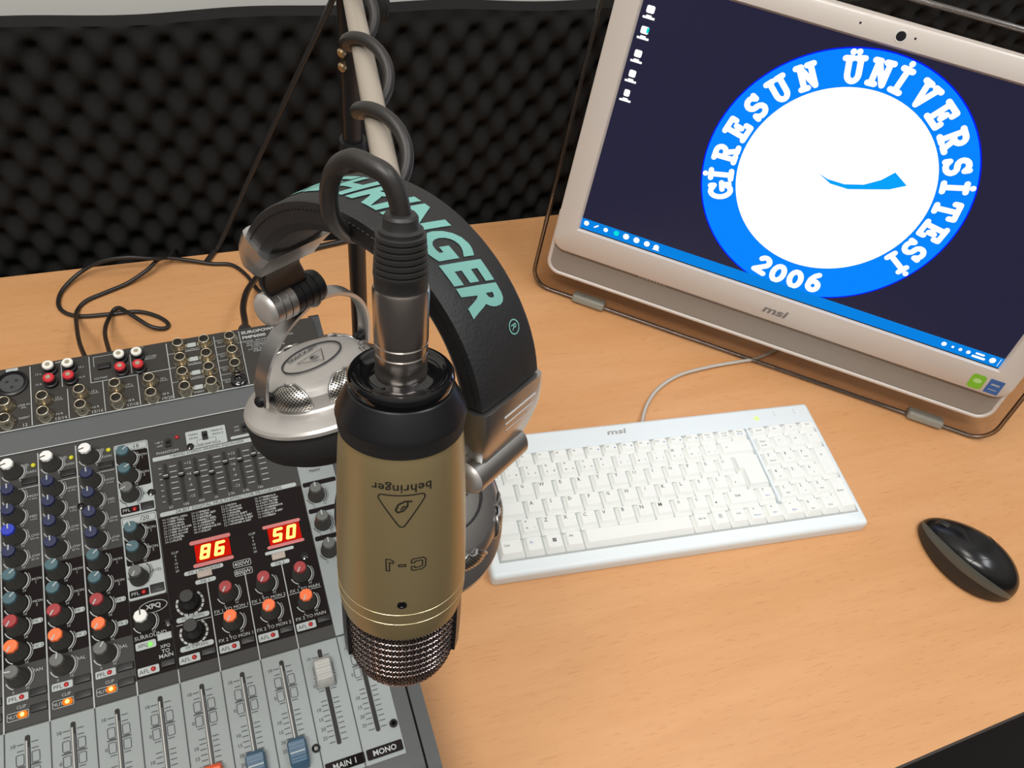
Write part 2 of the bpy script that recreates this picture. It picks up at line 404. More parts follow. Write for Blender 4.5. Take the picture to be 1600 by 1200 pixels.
# ------------------------------------------------------------------ mixer
A_MX = radians(3.2076); TI = radians(4.2066); P_ = 0.0269
ax = Vector((cos(A_MX), sin(A_MX), 0)); bh = Vector((-sin(A_MX), cos(A_MX), 0))
bx = bh * cos(TI) + Vector((0, 0, sin(TI))); nx_ = ax.cross(bx)
OMX = Vector((-0.2066, 0.2158, 0.09))
MXM = frameM(OMX, ax, bx, nx_)
mixer = thing('audio_mixer', 'dark grey audio mixing desk full of coloured knobs, jacks and faders', 'mixer', MXM)
MXI = MXM.inverted()
UL = -0.285; UR = 0.2431
def body_profile():
    # (y', z) in the horizontal yaw frame
    P = [(-0.118, 0.004), (-0.126, 0.02), (-0.127, 0.045), (-0.122, 0.064), (-0.113, 0.0755), (-0.104, 0.0808)]
    P.append((-0.096, 0.0826)); P.append((0.292, 0.09 + 0.292 * math.tan(TI) - 0.0004)); P.append((0.297, 0.108)); P.append((0.297, 0.004))
    return P
def extrude_u(u0, u1, prof, mi=0, mb=None):
    mb = mb or MB(); L = []
    for u in (u0, u1):
        L.append([MXI @ (Vector((OMX.x, OMX.y, 0)) + ax * u + bh * y + Vector((0, 0, z))) for y, z in prof])
    mb.loft(L, mi); return mb
mb = extrude_u(UL, UR + 0.0105, body_profile()); mb.build('chassis', M['mx_body'], mixer, smooth=30)
prof2 = [(y - (0.003 if y < 0 else -0.004), max(0.002, z - 0.0022)) for y, z in body_profile()]
mb = extrude_u(UR + 0.0122, UR + 0.0215, prof2)
tag(mb.build('side_cheek', M['mx_body'], mixer, smooth=30), 'dark plastic end cheek')
mb = extrude_u(UR + 0.0105, UR + 0.0122, [(y * 0.985, max(0.004, z - 0.006)) for y, z in body_profile()]); mb.build('cheek_seam', M['blackmatte'], mixer, smooth=0)
mb = extrude_u(UL - 0.012, UL - 0.0005, prof2); mb.build('side_cheek', M['mx_body'], mixer, smooth=30)
for x, y in ((UL + 0.03, -0.09), (UR - 0.03, -0.09), (UL + 0.03, 0.27), (UR - 0.03, 0.27)):
    mb = MB(); c = MXI @ (Vector((OMX.x, OMX.y, 0)) + ax * x + bh * y)
    mb.lathe([(0.008, 0), (0.009, 0.0045)], 0, Matrix.Translation(c) @ MXI.to_3x3().to_4x4(), 16); mb.build('foot', M['rubber'], mixer)
Z = 0.0004
def plate(name, u0, v0, u1, v1, m, h=0.0006, r=0.0):
    mb = MB()
    if r: mb.prism(rrect(u0, v0, u1, v1, r, 4), -0.0005, h)
    else: mb.box((u0, v0, -0.0005), (u1, v1, h))
    return mb.build(name, m, mixer, smooth=0)
mm = 0.001
plate('fader_panel', UL, -0.0915, UR, -0.0012, M['mx_fade'])
plate('channel_panel', UL, 0.0, UR, 0.209, M['mx_chan'])
plate('slate_band', UL, 0.2098, UR + 0.0145, 0.2310, M['mx_band'], 0.0012)
plate('jack_panel', UL, 0.2312, UR + 0.0145, 0.2925, M['mx_jack'], 0.0022)
plate('effects_panel', 4 * P_ - 0.0003, 0.009, 8 * P_ - 0.0006, 0.1262, M['mx_black'], 0.0008)
plate('output_panel', 8 * P_, 0.0, UR, 0.1435, M['mx_fade'], 0.0008)
plate('surround_panel', 3 * P_ + 0.0003, 0.009, 4 * P_ - 0.0006, 0.0655, M['mx_black'], 0.0008)
plate('send_panel', UL, 0.0415, 3 * P_, 0.1105, M['mx_black'], 0.0008)

# all printing on the panels in one mesh: 0 white, 1 dark, 2 light grey plate, 3 black, 4 pink
pr_ = MB(); ZP = 0.0011; ZJ = 0.0026
def PT(s, u, v, h, mi=0, z=ZP, **k):
    h = h * 1.2 if h < 2.5 else h
    put_text(pr_, s, u * mm, v * mm, z, h * mm, mi=mi, **k)
def PL(u0, v0, u1, v1, mi=0, z=ZP, r=0): flat(pr_, u0 * mm, v0 * mm, u1 * mm, v1 * mm, z, mi, r * mm)
def PO(u0, v0, u1, v1, wd, mi=0, z=ZP, r=0): outline(pr_, u0 * mm, v0 * mm, u1 * mm, v1 * mm, wd * mm, z, mi, r * mm)
Pm = 26.9
def ring(u, v, mi=0, r=7.9, z=ZP):
    arc2(pr_, u * mm, v * mm, r * mm, -60, 45, 0.8 * mm, z, mi, 12); arc2(pr_, u * mm, v * mm, (r + 1.3) * mm, -50, 30, 0.35 * mm, z, mi, 12)
    arc2(pr_, u * mm, v * mm, r * mm, 195, 245, 0.7 * mm, z, mi, 8)
    PT('0', u - 3.4, v - 9.2, 1.4, mi, z); PT('10', u + 5.2, v - 8.4, 1.4, mi, z)
# strip separators
for k in range(-10, 10):
    u = k * Pm
    if k <= 8: PL(u - 0.35, -92, u + 0.35, -1.5, 1)
    if k <= 2 or k == 3: PL(u - 0.45, -1.5, u + 0.45, 206 if k < 3 else 8, 0, ZP if k < 3 else ZP)
for k in (4, 5, 6, 7): PL(k * Pm - 0.35, -1.5, k * Pm + 0.35, 66 if k > 4 else 8, 0)
# fader scales
def scale(k, step=True):
    u = k * Pm + 13.4
    marks = [(-11, '10'), (-21.5, ''), (-30.5, '0'), (-40.0, ''), (-47, '10'), (-53.5, '15'), (-60, '20'), (-66, '25')]
    ticks = [-11, -15, -24.5, -35, -42, -45, -48.5, -52, -55.5, -59, -62.5, -66, -70]
    for t in ticks:
        PL(u + 2.2, t - 0.25, u + 6.2, t + 0.25, 1); PL(u - 6.2, t - 0.25, u - 2.2, t + 0.25, 1)
    for t, s in marks:
        if s: PT(s, u - 8.3, t, 1.9, 1)
    for v0, v1 in ((-24, -17), (-33.5, -26.5)):
        for a, b in ((-7, -2.1), (2.1, 7)): PO(u + a, v0, u + b, v1, 0.4, 1, r=1.0)
    PL(u - 7.5, -25.6, u + 7.5, -24.9, 1)
for k in range(-3, 9): scale(k)
PL(7.57 * Pm + 0.5, -88.8, 8.04 * Pm - 0.3, -81.8, 3, r=0.8); PL(7.05 * Pm, -88.8, 8.0 * Pm - 0.2, -81.8, 3, r=0.8); PT('MAIN 1', 7.52 * Pm, -85.3, 3.6, 0, ZP + 0.0002, bold=0.01)
PL(8.08 * Pm, -88.8, 9.0 * Pm, -81.8, 3, r=1.0); PT('MONO', 8.54 * Pm, -85.3, 3.8, 0, ZP + 0.0002, bold=0.02)
# channel strips
for k in range(-3, 3):
    u = k * Pm; c = u + 9.4
    for i, v in enumerate((193, 171, 154, 137.5, 120.5, 102.5, 85, 68.3, 50.5, 33)): ring(c, v)
    PT('GAIN', u + 21.8, 190.5, 1.7); PT('LEVEL', u + 17.5, 197.5, 1.5); PT('SET', u + 18.2, 195.4, 1.3)
    PL(u + 0.6, 177.0, u + 26.4, 177.6, 0)
    for v, a, b in ((168, 'HIGH', '12 kHz'), (150.5, 'MID', '3 kHz'), (134.5, 'LOW', '400 Hz'), (118, 'LOW', '80 Hz')):
        PT(a, u + 22.2, v + 1.3, 1.7); PT(b, u + 22.2, v - 1.3, 1.2)
    for v, a, b in ((100, 'MON', '1'), (83, 'MON', '2')): PT(a, u + 22.6, v + 1.2, 1.6); PT(b, u + 22, v - 1.4, 1.6)
    for v, a in ((68.3, 'FX 1'), (50.5, 'FX 2')):
        PL(u + 18.2, v - 0.6, u + 25.4, v + 3.0, 2, r=1.4); PT(a, u + 21.8, v + 1.2, 1.9, 1, ZP + 0.0002)
    PT('BAL' if k > 0 else 'PAN', u + 21, 35, 1.9)
    PL(u + 2.0, 17.0, u + 14.8, 22.0, 2, r=0.8); PT('PFL', u + 5.8, 19.4, 2.2, 1, ZP + 0.0002)
    PT('CLIP', u + 10.5, 13.2, 1.7); PO(u + 1.8, 5.2, u + 14.8, 10.6, 0.35, 0, r=1.0); PT('MUTE', u + 6.0, 7.8, 1.9)
# strip with two boxed stereo returns
u3 = 3 * Pm
for v0, v1, s in ((134.2, 198.3, '18'), (66, 133.3, '/20')):
    PL(u3 + 0.4, v0, u3 + 25.6, v1, 2, r=1.6); PO(u3 + 1.2, v1 - 7, u3 + 24.8, v1 - 1, 0.3, 1, ZP + 0.0002, r=0.8)
    PT(s, u3 + 17, v1 - 4, 3.6, 1, ZP + 0.0002)
    PL(u3 + 1.4, v1 - 40.5, u3 + 24.8, v1 - 7.6, 3, ZP + 0.0002, r=1.5)
    for dv in (13, 29): PT('MON', u3 + 20.5, v1 - dv, 1.8, 0, ZP + 0.0004); PT('1' if dv == 13 else '2', u3 + 20.5, v1 - dv - 2.6, 1.6, 0, ZP + 0.0004)
    PT('LEVEL', u3 + 20.8, v1 - 48, 1.8, 1, ZP + 0.0002)
    PL(u3 + 1.2, v0 + 1.8, u3 + 14.3, v0 + 7.4, 3, ZP + 0.0002, r=0.6); PT('PFL', u3 + 5.2, v0 + 4.5, 2.6, 0, ZP + 0.0004)
    for q, dv in enumerate((14.4, 30.4, 47)): ring(u3 + 9, v1 - dv, 0 if q < 2 else 1, z=ZP + 0.0004)
ring(u3 + 9.3, 48); PT('XPQ', u3 + 15.8, 58.0, 4.4, 0, bold=0.03)
P = [(u3 + 15.8 + 9.4 * cos(t), 58.0 + 4.4 * sin(t)) for t in [2 * pi * i / 28 for i in range(29)]]
for a, b in zip(P[:-1], P[1:]): capsule(pr_, (a[0] * mm, a[1] * mm), (b[0] * mm, b[1] * mm), 0.25 * mm, ZP, 0, 3)
PT('SURROUND', u3 + 12, 37.4, 2.3, 0); PL(u3 + 1.6, 28.6, u3 + 15.0, 34.2, 2, r=1.2); PT('XPQ', u3 + 6.4, 31.3, 2.8, 1, ZP + 0.0002)
for i, s in enumerate(('XPQ', 'TO', 'MAIN')): PT(s, u3 + 20.5, 27 - i * 3.3, 2.3, 0, bold=0.01)
# afl row
for k in range(3, 8):
    u = k * Pm; PL(u + 1.4, 10.6, u + 15.2, 16.2, 2, r=0.8); PT('AFL', u + 5.6, 13.2, 2.3, 1, ZP + 0.0002)
# fx centre
for v in (53.4, 31.5):
    for a in range(150, 400, 22): arc2(pr_, 121.0 * mm, v * mm, 9.0 * mm, a, a + 17, 1.5 * mm, ZP, 0, 3)
PL(110.5, 40.5, 133, 44.2, 2, r=1.6); PT('FX 1 (PUSH)', 121.8, 42.3, 2.2, 1, ZP + 0.0002)
PL(110.5, 19.0, 133, 22.8, 2, r=1.6); PT('FX 2 (PUSH)', 121.8, 20.9, 2.2, 1, ZP + 0.0002)
PL(110.0, 38.6, 133.6, 39.1, 0)
for i, u in enumerate((147.6, 174.3, 200.7)):
    ring(u, 53); ring(u, 31); nm = ('MON 1', 'MON 2', 'MAIN')[i]
    PT('FX 1 TO ' + nm, u + 0.5, 41.4, 2.0); PT('FX 2 TO ' + nm, u + 0.5, 19.6, 2.0); PL(u - 11.5, 39.2, u + 12, 39.6, 0)
# displays
PL(126.3, 97.4, 156.0, 100.6, 4, r=1.4); PL(126.8, 78.8, 155.8, 81.8, 4, r=1.4); PL(119.8, 74.4, 147.5, 77.6, 2, r=1.4)
PT('FX 1 PROGRAM', 134, 76, 1.9, 1, ZP + 0.0002); PL(126.5, 65.6, 141, 69.0, 2, r=1.5); PT('FX 1', 133.5, 67.3, 2.0, 1, ZP + 0.0002)
PL(179.7, 96.0, 208.4, 98.8, 4, r=1.3); PL(180.5, 78.8, 208.4, 81.4, 4, r=1.3); PL(178, 74.6, 199.5, 77.2, 2, r=1.2); PL(180.5, 64.5, 194.5, 67.8, 2, r=1.4)
PT('FX 2', 187.5, 66.1, 2.0, 1, ZP + 0.0002)
for v, s in ((73.4, '400W'), (66.6, '800W')): PO(154.2, v - 2.6, 167.2, v + 2.6, 0.4, 0, r=1.2); PT(s, 160.6, v, 3.2, 0, bold=0.01)
for u in (115.5, 171.5):
    for i, s in enumerate(('CLIP', '0', '5', '10', '15', '20')): PT(s, u, 95 - i * 3.0, 1.5)
# effect list
rows = ['SMALL HALL', 'MID HALL', 'BIG HALL', 'CHURCH', 'SMALL ROOM', 'MID ROOM', 'BIG ROOM', 'CHAPEL', 'PLATE']
rows2 = ['SPRING', 'GATED REV', 'REVERSE', 'EARLY REFL', 'AMBIENCE', 'STADIUM', 'AMBIENCE FX', 'DELAY']
rows3 = ['ECHO', 'CHORUS', 'FLANGER', 'PHASER', 'PITCH SHIFT', 'CHORUS & REV', 'FLANGER & REV', 'PHASER & REV']
def trow(L, u0, un, n0):
    for i, s in enumerate(L):
        v = 123.6 - i * 2.35
        vs, fs, tw, th = text2d(s, 1.0, 0.01, 1); w = tw * 2.3
        put_text(pr_, s, (un + w / 2) * mm, v * mm, ZP, 1.75 * mm, w=w * mm, mi=0, bold=0.03, res=1)
        PT('%02d-%02d' % (n0 + i * 3, n0 + i * 3 + 2), u0, v, 1.4, 0, res=1)
trow(rows, 112.5, 115.5, 0); trow(rows2, 133.5, 136.5, 27); trow(rows3, 155.5, 158.5, 51); trow(['TREMOLO', 'WAH WAH', 'LFO FILTER', 'VOCODER', 'COMPRESSOR', 'EXCITER', 'DELAY & REV', 'STEREO'], 181, 184, 75)
PL(108.6, 126.6, 211.5, 130.2, 2, r=1.6); PT('24-BIT DIGITAL MULTI-EFFECTOR PROGRAMS', 160, 128.4, 2.3, 1, ZP + 0.0002)
# graphic equaliser
PL(108.4, 176.2, 186.5, 180.0, 2, r=0.8); PT('7-BAND STEREO GRAPHIC EQUALIZER', 150, 178.1, 2.3, 1, ZP + 0.0002)
EQU = [116.7 + 11.25 * i for i in range(7)]
for i in range(7):
    for t in range(7): 
        v = 169 - t * 5.0
        PL(EQU[i] + 3.0, v - 0.35, EQU[i] + 8.2, v + 0.35, 0) if i not in (1, 4) else (PT(('+12', '', '+6', '0', '-6', '', '-12')[t], EQU[i] + 5.6, v, 2.0) if t % 2 == 0 or t == 3 else PL(EQU[i] + 3.0, v - 0.35, EQU[i] + 8.2, v + 0.35, 0))
        if i in (0,): PL(EQU[i] - 5, v - 0.3, EQU[i] - 3, v + 0.3, 0)
    PT(('63', '160', '400', '1k', '2.5k', '6.4k', '16k')[i], EQU[i] + 0.5, 133.2, 1.8)
PL(135.2, 180.6, 166.3, 197.6, 2, r=1.0); PT('MAIN', 141, 194, 1.6, 1, ZP + 0.0002); PT('MON', 141, 190.5, 1.6, 1, ZP + 0.0002); PT('MAIN R', 159.5, 194, 1.6, 1, ZP + 0.0002); PT('MON 2', 160, 190.5, 1.6, 1, ZP + 0.0002)
PO(143, 183.5, 158, 188, 0.25, 1, ZP + 0.0002, r=1); PT('POWER AMP MODE', 150.5, 182.4, 1.4, 1, ZP + 0.0002)
PT('PHANTOM', 120, 183.0, 2.0); PT('+48 V', 114.5, 193, 1.5); PT('OFF', 115, 189.5, 1.5); PT('ON', 175, 193, 1.5); PT('OFF', 175, 189.5, 1.5); PL(169, 182, 184, 184.5, 2, r=1)
# output strip
for v in (125.5, 101.5, 77.5): PL(8 * Pm + 1, v - 2, UR * 1000 - 0.5, v + 2, 3, r=1.2)
PT('MAIN', 228, 137, 2.0, 1, ZP + 0.0002)
for v in (114.3, 89.4, 66): ring(8 * Pm + 9.6, v, 1)
# white rules at the band edges
PL(UL * 1000, 209.0, 257, 209.9, 0, 0.0016); PL(UL * 1000, 230.2, 257, 231.2, 0, 0.0026)
# jack field printing (v relative to 231.2-2.4)
JV = 228.8
def JL(u0, v0, u1, v1): PL(u0, v0 + JV, u1, v1 + JV, 0, ZJ)
def JT(s, u, v, h, mi=0, **k): PT(s, u, v + JV, h, mi, ZJ, **k)
for k in range(-9, 1): JL(24.4 - 0.35 + k * Pm, 3.2, 24.4 + 0.35 + k * Pm, 62)
JL(47.5, 35.5, 48.1, 60); JL(51.0, 3.2, 51.6, 32.5); JL(69.0, 34.3, 69.6, 62); JL(77.9, 3.2, 78.5, 33.8); JL(104.7, 3.2, 105.3, 33.6); JL(130.7, 3.2, 131.4, 61.6); JL(170.2, 3.2, 170.8, 60.5); JL(191.8, 3.2, 192.4, 61.5)
JL(69.2, 33.9, 131, 34.5); JL(101, 37, 101.5, 57)
for v in (49.3, 34.2, 19.0): JL(131, v, 158, v + 0.4); JL(170.4, v - 1.4, 180, v - 1.0)
for k, s in enumerate(('13/14', '15/16', '17/18', '19/20')): JT(s, 45.5 + k * Pm, 5.0, 2.8); JT('%d L' % (13 + 2 * k), 44.5 + k * Pm, 25.5, 1.7); JT('(MONO)', 44.5 + k * Pm, 23.2, 1.3); JT('%d R' % (14 + 2 * k), 44.5 + k * Pm, 9.5, 1.7)
for k in range(-3, 1): JT(str(12 + k), 19.5 + k * Pm, 5.0, 2.8); JT('LINE IN', 19 + k * Pm, 24.5, 1.5); JT('BAL', 19 + k * Pm, 22, 1.3); JT('INSERT', 19 + k * Pm, 12, 1.5); PL(6.5 + k * Pm, 60.2 + JV, 15.5 + k * Pm, 63.2 + JV, 2, ZJ, 0.6)
JT('INPUT', 47.5, 61.4, 1.6); JT('13 L', 30.5, 52.5, 1.6); JT('14 R', 30.5, 42, 1.6); JT('15 L', 63, 52.5, 1.6); JT('16 R', 63, 42, 1.6)
JT('INPUT', 93.5, 62.5, 1.5); JT('OUTPUT', 108, 62.3, 1.5); JT('CD/TAPE', 77, 37.5, 1.5); JT('CD/TAPE', 117, 51, 1.5); JT('IN/OUT', 117, 48.8, 1.5); JL(72.5, 60, 88, 60.4); JL(72.5, 50, 72.9, 60)
for v in (55.6, 40.2, 25.5, 10.0): PL(148, v + JV - 2.2, 155, v + JV + 2.2, 2, ZJ, 0.5)
for v in (50.8, 35.4, 20.5, 5.2): JT('OUTPUT' if v > 6 else 'INSERT', 151.5, v, 1.5)
for v in (55, 40, 25.4, 12): JT('FOOTSW', 175.5, v, 1.4); JT('OUT', 175.5, v - 2.4, 1.4)
vs_, fs_, tw_, th_ = text2d('EUROPOWER', 1.0, 0.03, 2)
for s, v, h in (('EUROPOWER', 59.0, 3.3), ('PMP6000', 53.6, 3.4)):
    vs_, fs_, tw_, th_ = text2d(s, 1.0, 0.035, 2); w = tw_ * h / th_ * 1.25
    put_text(pr_, s, (194.2 + w / 2) * mm, (v + JV) * mm, ZJ, h * mm, w=w * mm, mi=0, bold=0.035)
for i in range(6): JT(('20-CHANNEL 1600-WATT POWERED MIXER', 'WITH MULTI-FX PROCESSOR', 'AND FEEDBACK DETECTION', 'SYSTEM, XENYX PREAMPS', '2 X 800 WATTS AT 4 OHMS', 'STEREO OPERATION')[i], 213, 49.0 - i * 2.4, 1.5)
pr_.build('panel_print', [M['mx_line'], M['mx_dark'], M['mx_grey'], M['mx_black'], M['redprint']], mixer, smooth=0)

# knob with a coloured cap
def knob_mesh():
    mb = MB(); n = 40; L = []
    for r, z, fl in ((6.7, 0.4, 0), (6.7, 1.4, 0), (6.1, 2.2, 0.25), (4.75, 13.2, 0.32), (4.4, 13.7, 0.15)):
        L.append([((r + fl * cos(2 * pi * j * 12 / n * 1.0)) * mm * cos(2 * pi * j / n), (r + fl * cos(2 * pi * j * 12 / n)) * mm * sin(2 * pi * j / n), z * mm) for j in range(n)])
    mb.loft(L); return mb.build('knob', M['knob'], mixer, smooth=40)
def cap_mesh(m, line=True):
    mb = MB(); n = 32; L = []
    for r, z, fl in ((4.6, 13.3, 0.18), (4.5, 15.0, 0.15), (4.1, 15.6, 0), (3.0, 15.65, 0)):
        L.append([((r + fl * cos(2 * pi * j * 8 / n)) * mm * cos(2 * pi * j / n), (r + fl * cos(2 * pi * j * 8 / n)) * mm * sin(2 * pi * j / n), z * mm) for j in range(n)])
    mb.loft(L)
    if line: mb.box((-0.45 * mm, 0.4 * mm, 15.2 * mm), (0.45 * mm, 4.3 * mm, 15.85 * mm), 1)
    return mb
knob0 = knob_mesh(); caps0 = {}; used = [False]
def knob(u, v, col, rot=0.0):
    if not used[0]: k = knob0; used[0] = True; k.location = (u * mm, v * mm, 0.0006); k.rotation_euler = (0, 0, rot)
    else: k = put(knob0, (u * mm, v * mm, 0.0006), mixer, rot)
    if col not in caps0:
        c = cap_mesh(col).build('knob_cap', [M['cap_' + col], M['mx_dark'] if col == 'white' else M['mx_grey']], k, smooth=40); caps0[col] = c
    else: c = put(caps0[col], (0, 0, 0), k)
    c['label'] = '%s knob cap' % dict(brightblue='bright blue', teal='slate-teal').get(col, col)
for k in (-2, -1, 0, 1, 2):
    c = k * Pm + 9.4
    knob(c, 193, 'white', radians(105))
    for i, v in enumerate((171, 154, 137.5, 120.5)): knob(c, v, 'brightblue' if (k == 0 and i == 2) else 'blue', radians(random.choice((0, 2, -3))))
    knob(c, 102.5, 'teal', radians(-50 if k != 1 else -45)); knob(c, 85, 'teal', radians(-45)); knob(c, 68.3, 'red', radians(150)); knob(c, 50.5, 'orange', radians(150)); knob(c, 33, 'grey', radians((75, 75, 85, -10, -35)[k + 2]))
for v, c, r in ((184, 'teal', -50), (168, 'teal', -60), (151.3, 'grey', 110), (117.4, 'teal', 10), (101.6, 'teal', 60), (82, 'grey', 150)): knob(u3 + 9, v, c, radians(r))
knob(u3 + 9.3, 48, 'white', 0.0)
for u in (147.6, 174.3, 200.7): knob(u, 53, 'red', radians(150)); knob(u, 31, 'orange', radians(150))
for v in (114.3, 89.4, 66): knob(8 * Pm + 9.6, v, 'grey', 0)
for v in (53.4, 31.5):
    mb = MB(); mb.lathe([(6.2 * mm, 0.4 * mm), (5.6 * mm, 10 * mm), (5.0 * mm, 12.5 * mm), (5.0 * mm, 15.6 * mm), (4.4 * mm, 16.4 * mm)], 0, Matrix.Translation((121 * mm, v * mm, 0)), 28)
    tag(mb.build('push_encoder', M['cap_black'], mixer, smooth=40), 'black push encoder')
# buttons, leds
def button(u, v, w=10.5, h=5.0, m='black', name='push_button', z=2.2):
    mb = MB(); mb.box(((u - w / 2) * mm, (v - h / 2) * mm, 0.0006), ((u + w / 2) * mm, (v + h / 2) * mm, z * mm), 0, bev=0.5 * mm)
    return mb.build(name, M[m], mixer, smooth=40)
def led(u, v, m, r=1.7, z=0.0):
    mb = MB(); mb.lathe([(r * mm, 0.0008), (r * mm, 1.3 * mm), (r * 0.75 * mm, 1.9 * mm), (r * 0.3 * mm, 2.1 * mm)], 0, Matrix.Translation((u * mm, v * mm, z)), 14)
    return mb.build('indicator_led', M[m], mixer, smooth=60)
for k in (-2, -1, 0, 1, 2):
    u = k * Pm
    led(u + 23.4, 196, 'led_yellow', 1.8); led(u + 10.8, 19.6, 'led_red', 1.6)
    mb = MB(); mb.prism(rrect((u + 8.0) * mm, 5.9 * mm, (u + 14.0) * mm, 10.1 * mm, 1.6 * mm), 0.0008, 0.0015); hl = tag(mb.build('mute_halo', M['led_halo'], mixer, smooth=0), 'orange halo of the mute light, painted as a glowing plate')  # glowing plate added to paint the halo round the mute light
    tag(led(u + 10.9, 8.1, 'led_orange', 1.5), 'lit orange mute light')
    button(u + 21, 20.2); button(u + 21, 9.8); button(u + 20.6, 182.6, 11, 5.5)
led(u3 + 10.8, 138.6, 'led_red', 1.7, 0.0004); led(u3 + 10.8, 70.6, 'led_red', 1.7, 0.0004); button(u3 + 20, 139.2, 9.5, 6.5); button(u3 + 20, 71.2, 9.5, 6.5)
tag(led(u3 + 11.2, 31.2, 'led_green', 1.7, 0.0004), 'lit green surround light'); button(u3 + 21, 34.0, 9.5, 4.8, 'mx_grey'); led(128.6, 194.8, 'led_red', 1.7)
for k in range(3, 8): led(k * Pm + 11.4, 13.5, 'led_red', 1.6, 0.0004); button(k * Pm + 21.3, 14.7, 9.5, 4.5)
tag(button(133.9, 72.6, 10.5, 5.0, 'beige_btn', z=2.4), 'beige effect button'); tag(button(187.4, 71.6, 10, 5.0, 'beige_btn', z=2.4), 'beige effect button')
# equaliser sliders
for i, u in enumerate(EQU):
    mb = MB(); mb.prism(rrect((u - 1.3) * mm, 136 * mm, (u + 1.3) * mm, 172.4 * mm, 0.8 * mm), 0.0002, 0.0010); mb.build('slider_slot', M['blackmatte'], mixer, smooth=0)
    v = (160.5, 159.5, 157.5, 155.5, 162.0, 161.5, 163.5)[i]
    mb = MB(); mb.box(((u - 2.0) * mm, (v - 2.0) * mm, 0.001), ((u + 2.0) * mm, (v + 2.0) * mm, 3.6 * mm), 0, bev=0.5 * mm)
    mb.box(((u - 1.8) * mm, (v - 0.5) * mm, 3.4 * mm), ((u + 1.8) * mm, (v + 0.5) * mm, 3.8 * mm), 1)
    mb.build('equaliser_slider', [M['black'], M['mx_grey']], mixer, smooth=40)
for u, v, h in ((121.4, 191, 7), (149.8, 190.8, 8), (181.0, 190.5, 7)):
    mb = MB(); mb.box(((u - 2.2) * mm, (v - h / 2) * mm, 0.0006), ((u + 2.2) * mm, (v + h / 2) * mm, 0.0018)); mb.box(((u - 1.4) * mm, (v - 0.2) * mm, 0.001), ((u + 1.4) * mm, (v + 2.6) * mm, 0.0042))
    mb.build('slide_switch', M['black'], mixer, smooth=0)
for u, v in ((104.6, 43.0), (55.0, 151.0), (104.6, 149.6), (137.6, 183.2), (186.3, -70.3), (239.6, -70.6), (206, 66)):
    mb = MB(); mb.lathe([(2.9 * mm, 0.0006), (2.8 * mm, 1.6 * mm), (1.6 * mm, 2.1 * mm), (1.3 * mm, 1.2 * mm)], 0, Matrix.Translation((u * mm, v * mm, 0.0003)), 18); mb.build('panel_screw', M['blackgloss'], mixer, smooth=40)
# seven-segment displays
SEG = {'8': 'abcdefg', '6': 'acdefg', '5': 'acdfg', '0': 'abcdef'}
def digit(mb, ch, cx, cy, w, h, t, z):
    s = 0.12 * h
    pt = dict(tl=(-w / 2 + s, h / 2), tr=(w / 2 + s, h / 2), ml=(-w / 2, 0), mr=(w / 2, 0), bl=(-w / 2 - s, -h / 2), br=(w / 2 - s, -h / 2))
    se = dict(a=('tl', 'tr'), b=('tr', 'mr'), c=('mr', 'br'), d=('bl', 'br'), e=('ml', 'bl'), f=('tl', 'ml'), g=('ml', 'mr'))
    for q in SEG[ch]:
        a, b = pt[se[q][0]], pt[se[q][1]]
        capsule(mb, ((cx + a[0]) * mm, (cy + a[1]) * mm), ((cx + b[0]) * mm, (cy + b[1]) * mm), t * mm, z, 0, 4)
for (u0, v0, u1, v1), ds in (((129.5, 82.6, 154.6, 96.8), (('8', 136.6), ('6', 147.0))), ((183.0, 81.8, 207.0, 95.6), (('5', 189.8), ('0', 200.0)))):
    mb = MB(); mb.box((u0 * mm, v0 * mm, 0.0004), (u1 * mm, v1 * mm, 0.0014)); w = mb.build('display_window', M['segglow'], mixer, smooth=0); w['label'] = 'red display window, bloom of the digits painted as its glow'
    for ch, u in ds:
        mb = MB(); digit(mb, ch, u, (v0 + v1) / 2, 4.9, 9.2, 1.12, 0.0017); d = mb.build('display_digit', M['seg'], w, smooth=0); d['label'] = 'lit digit ' + ch
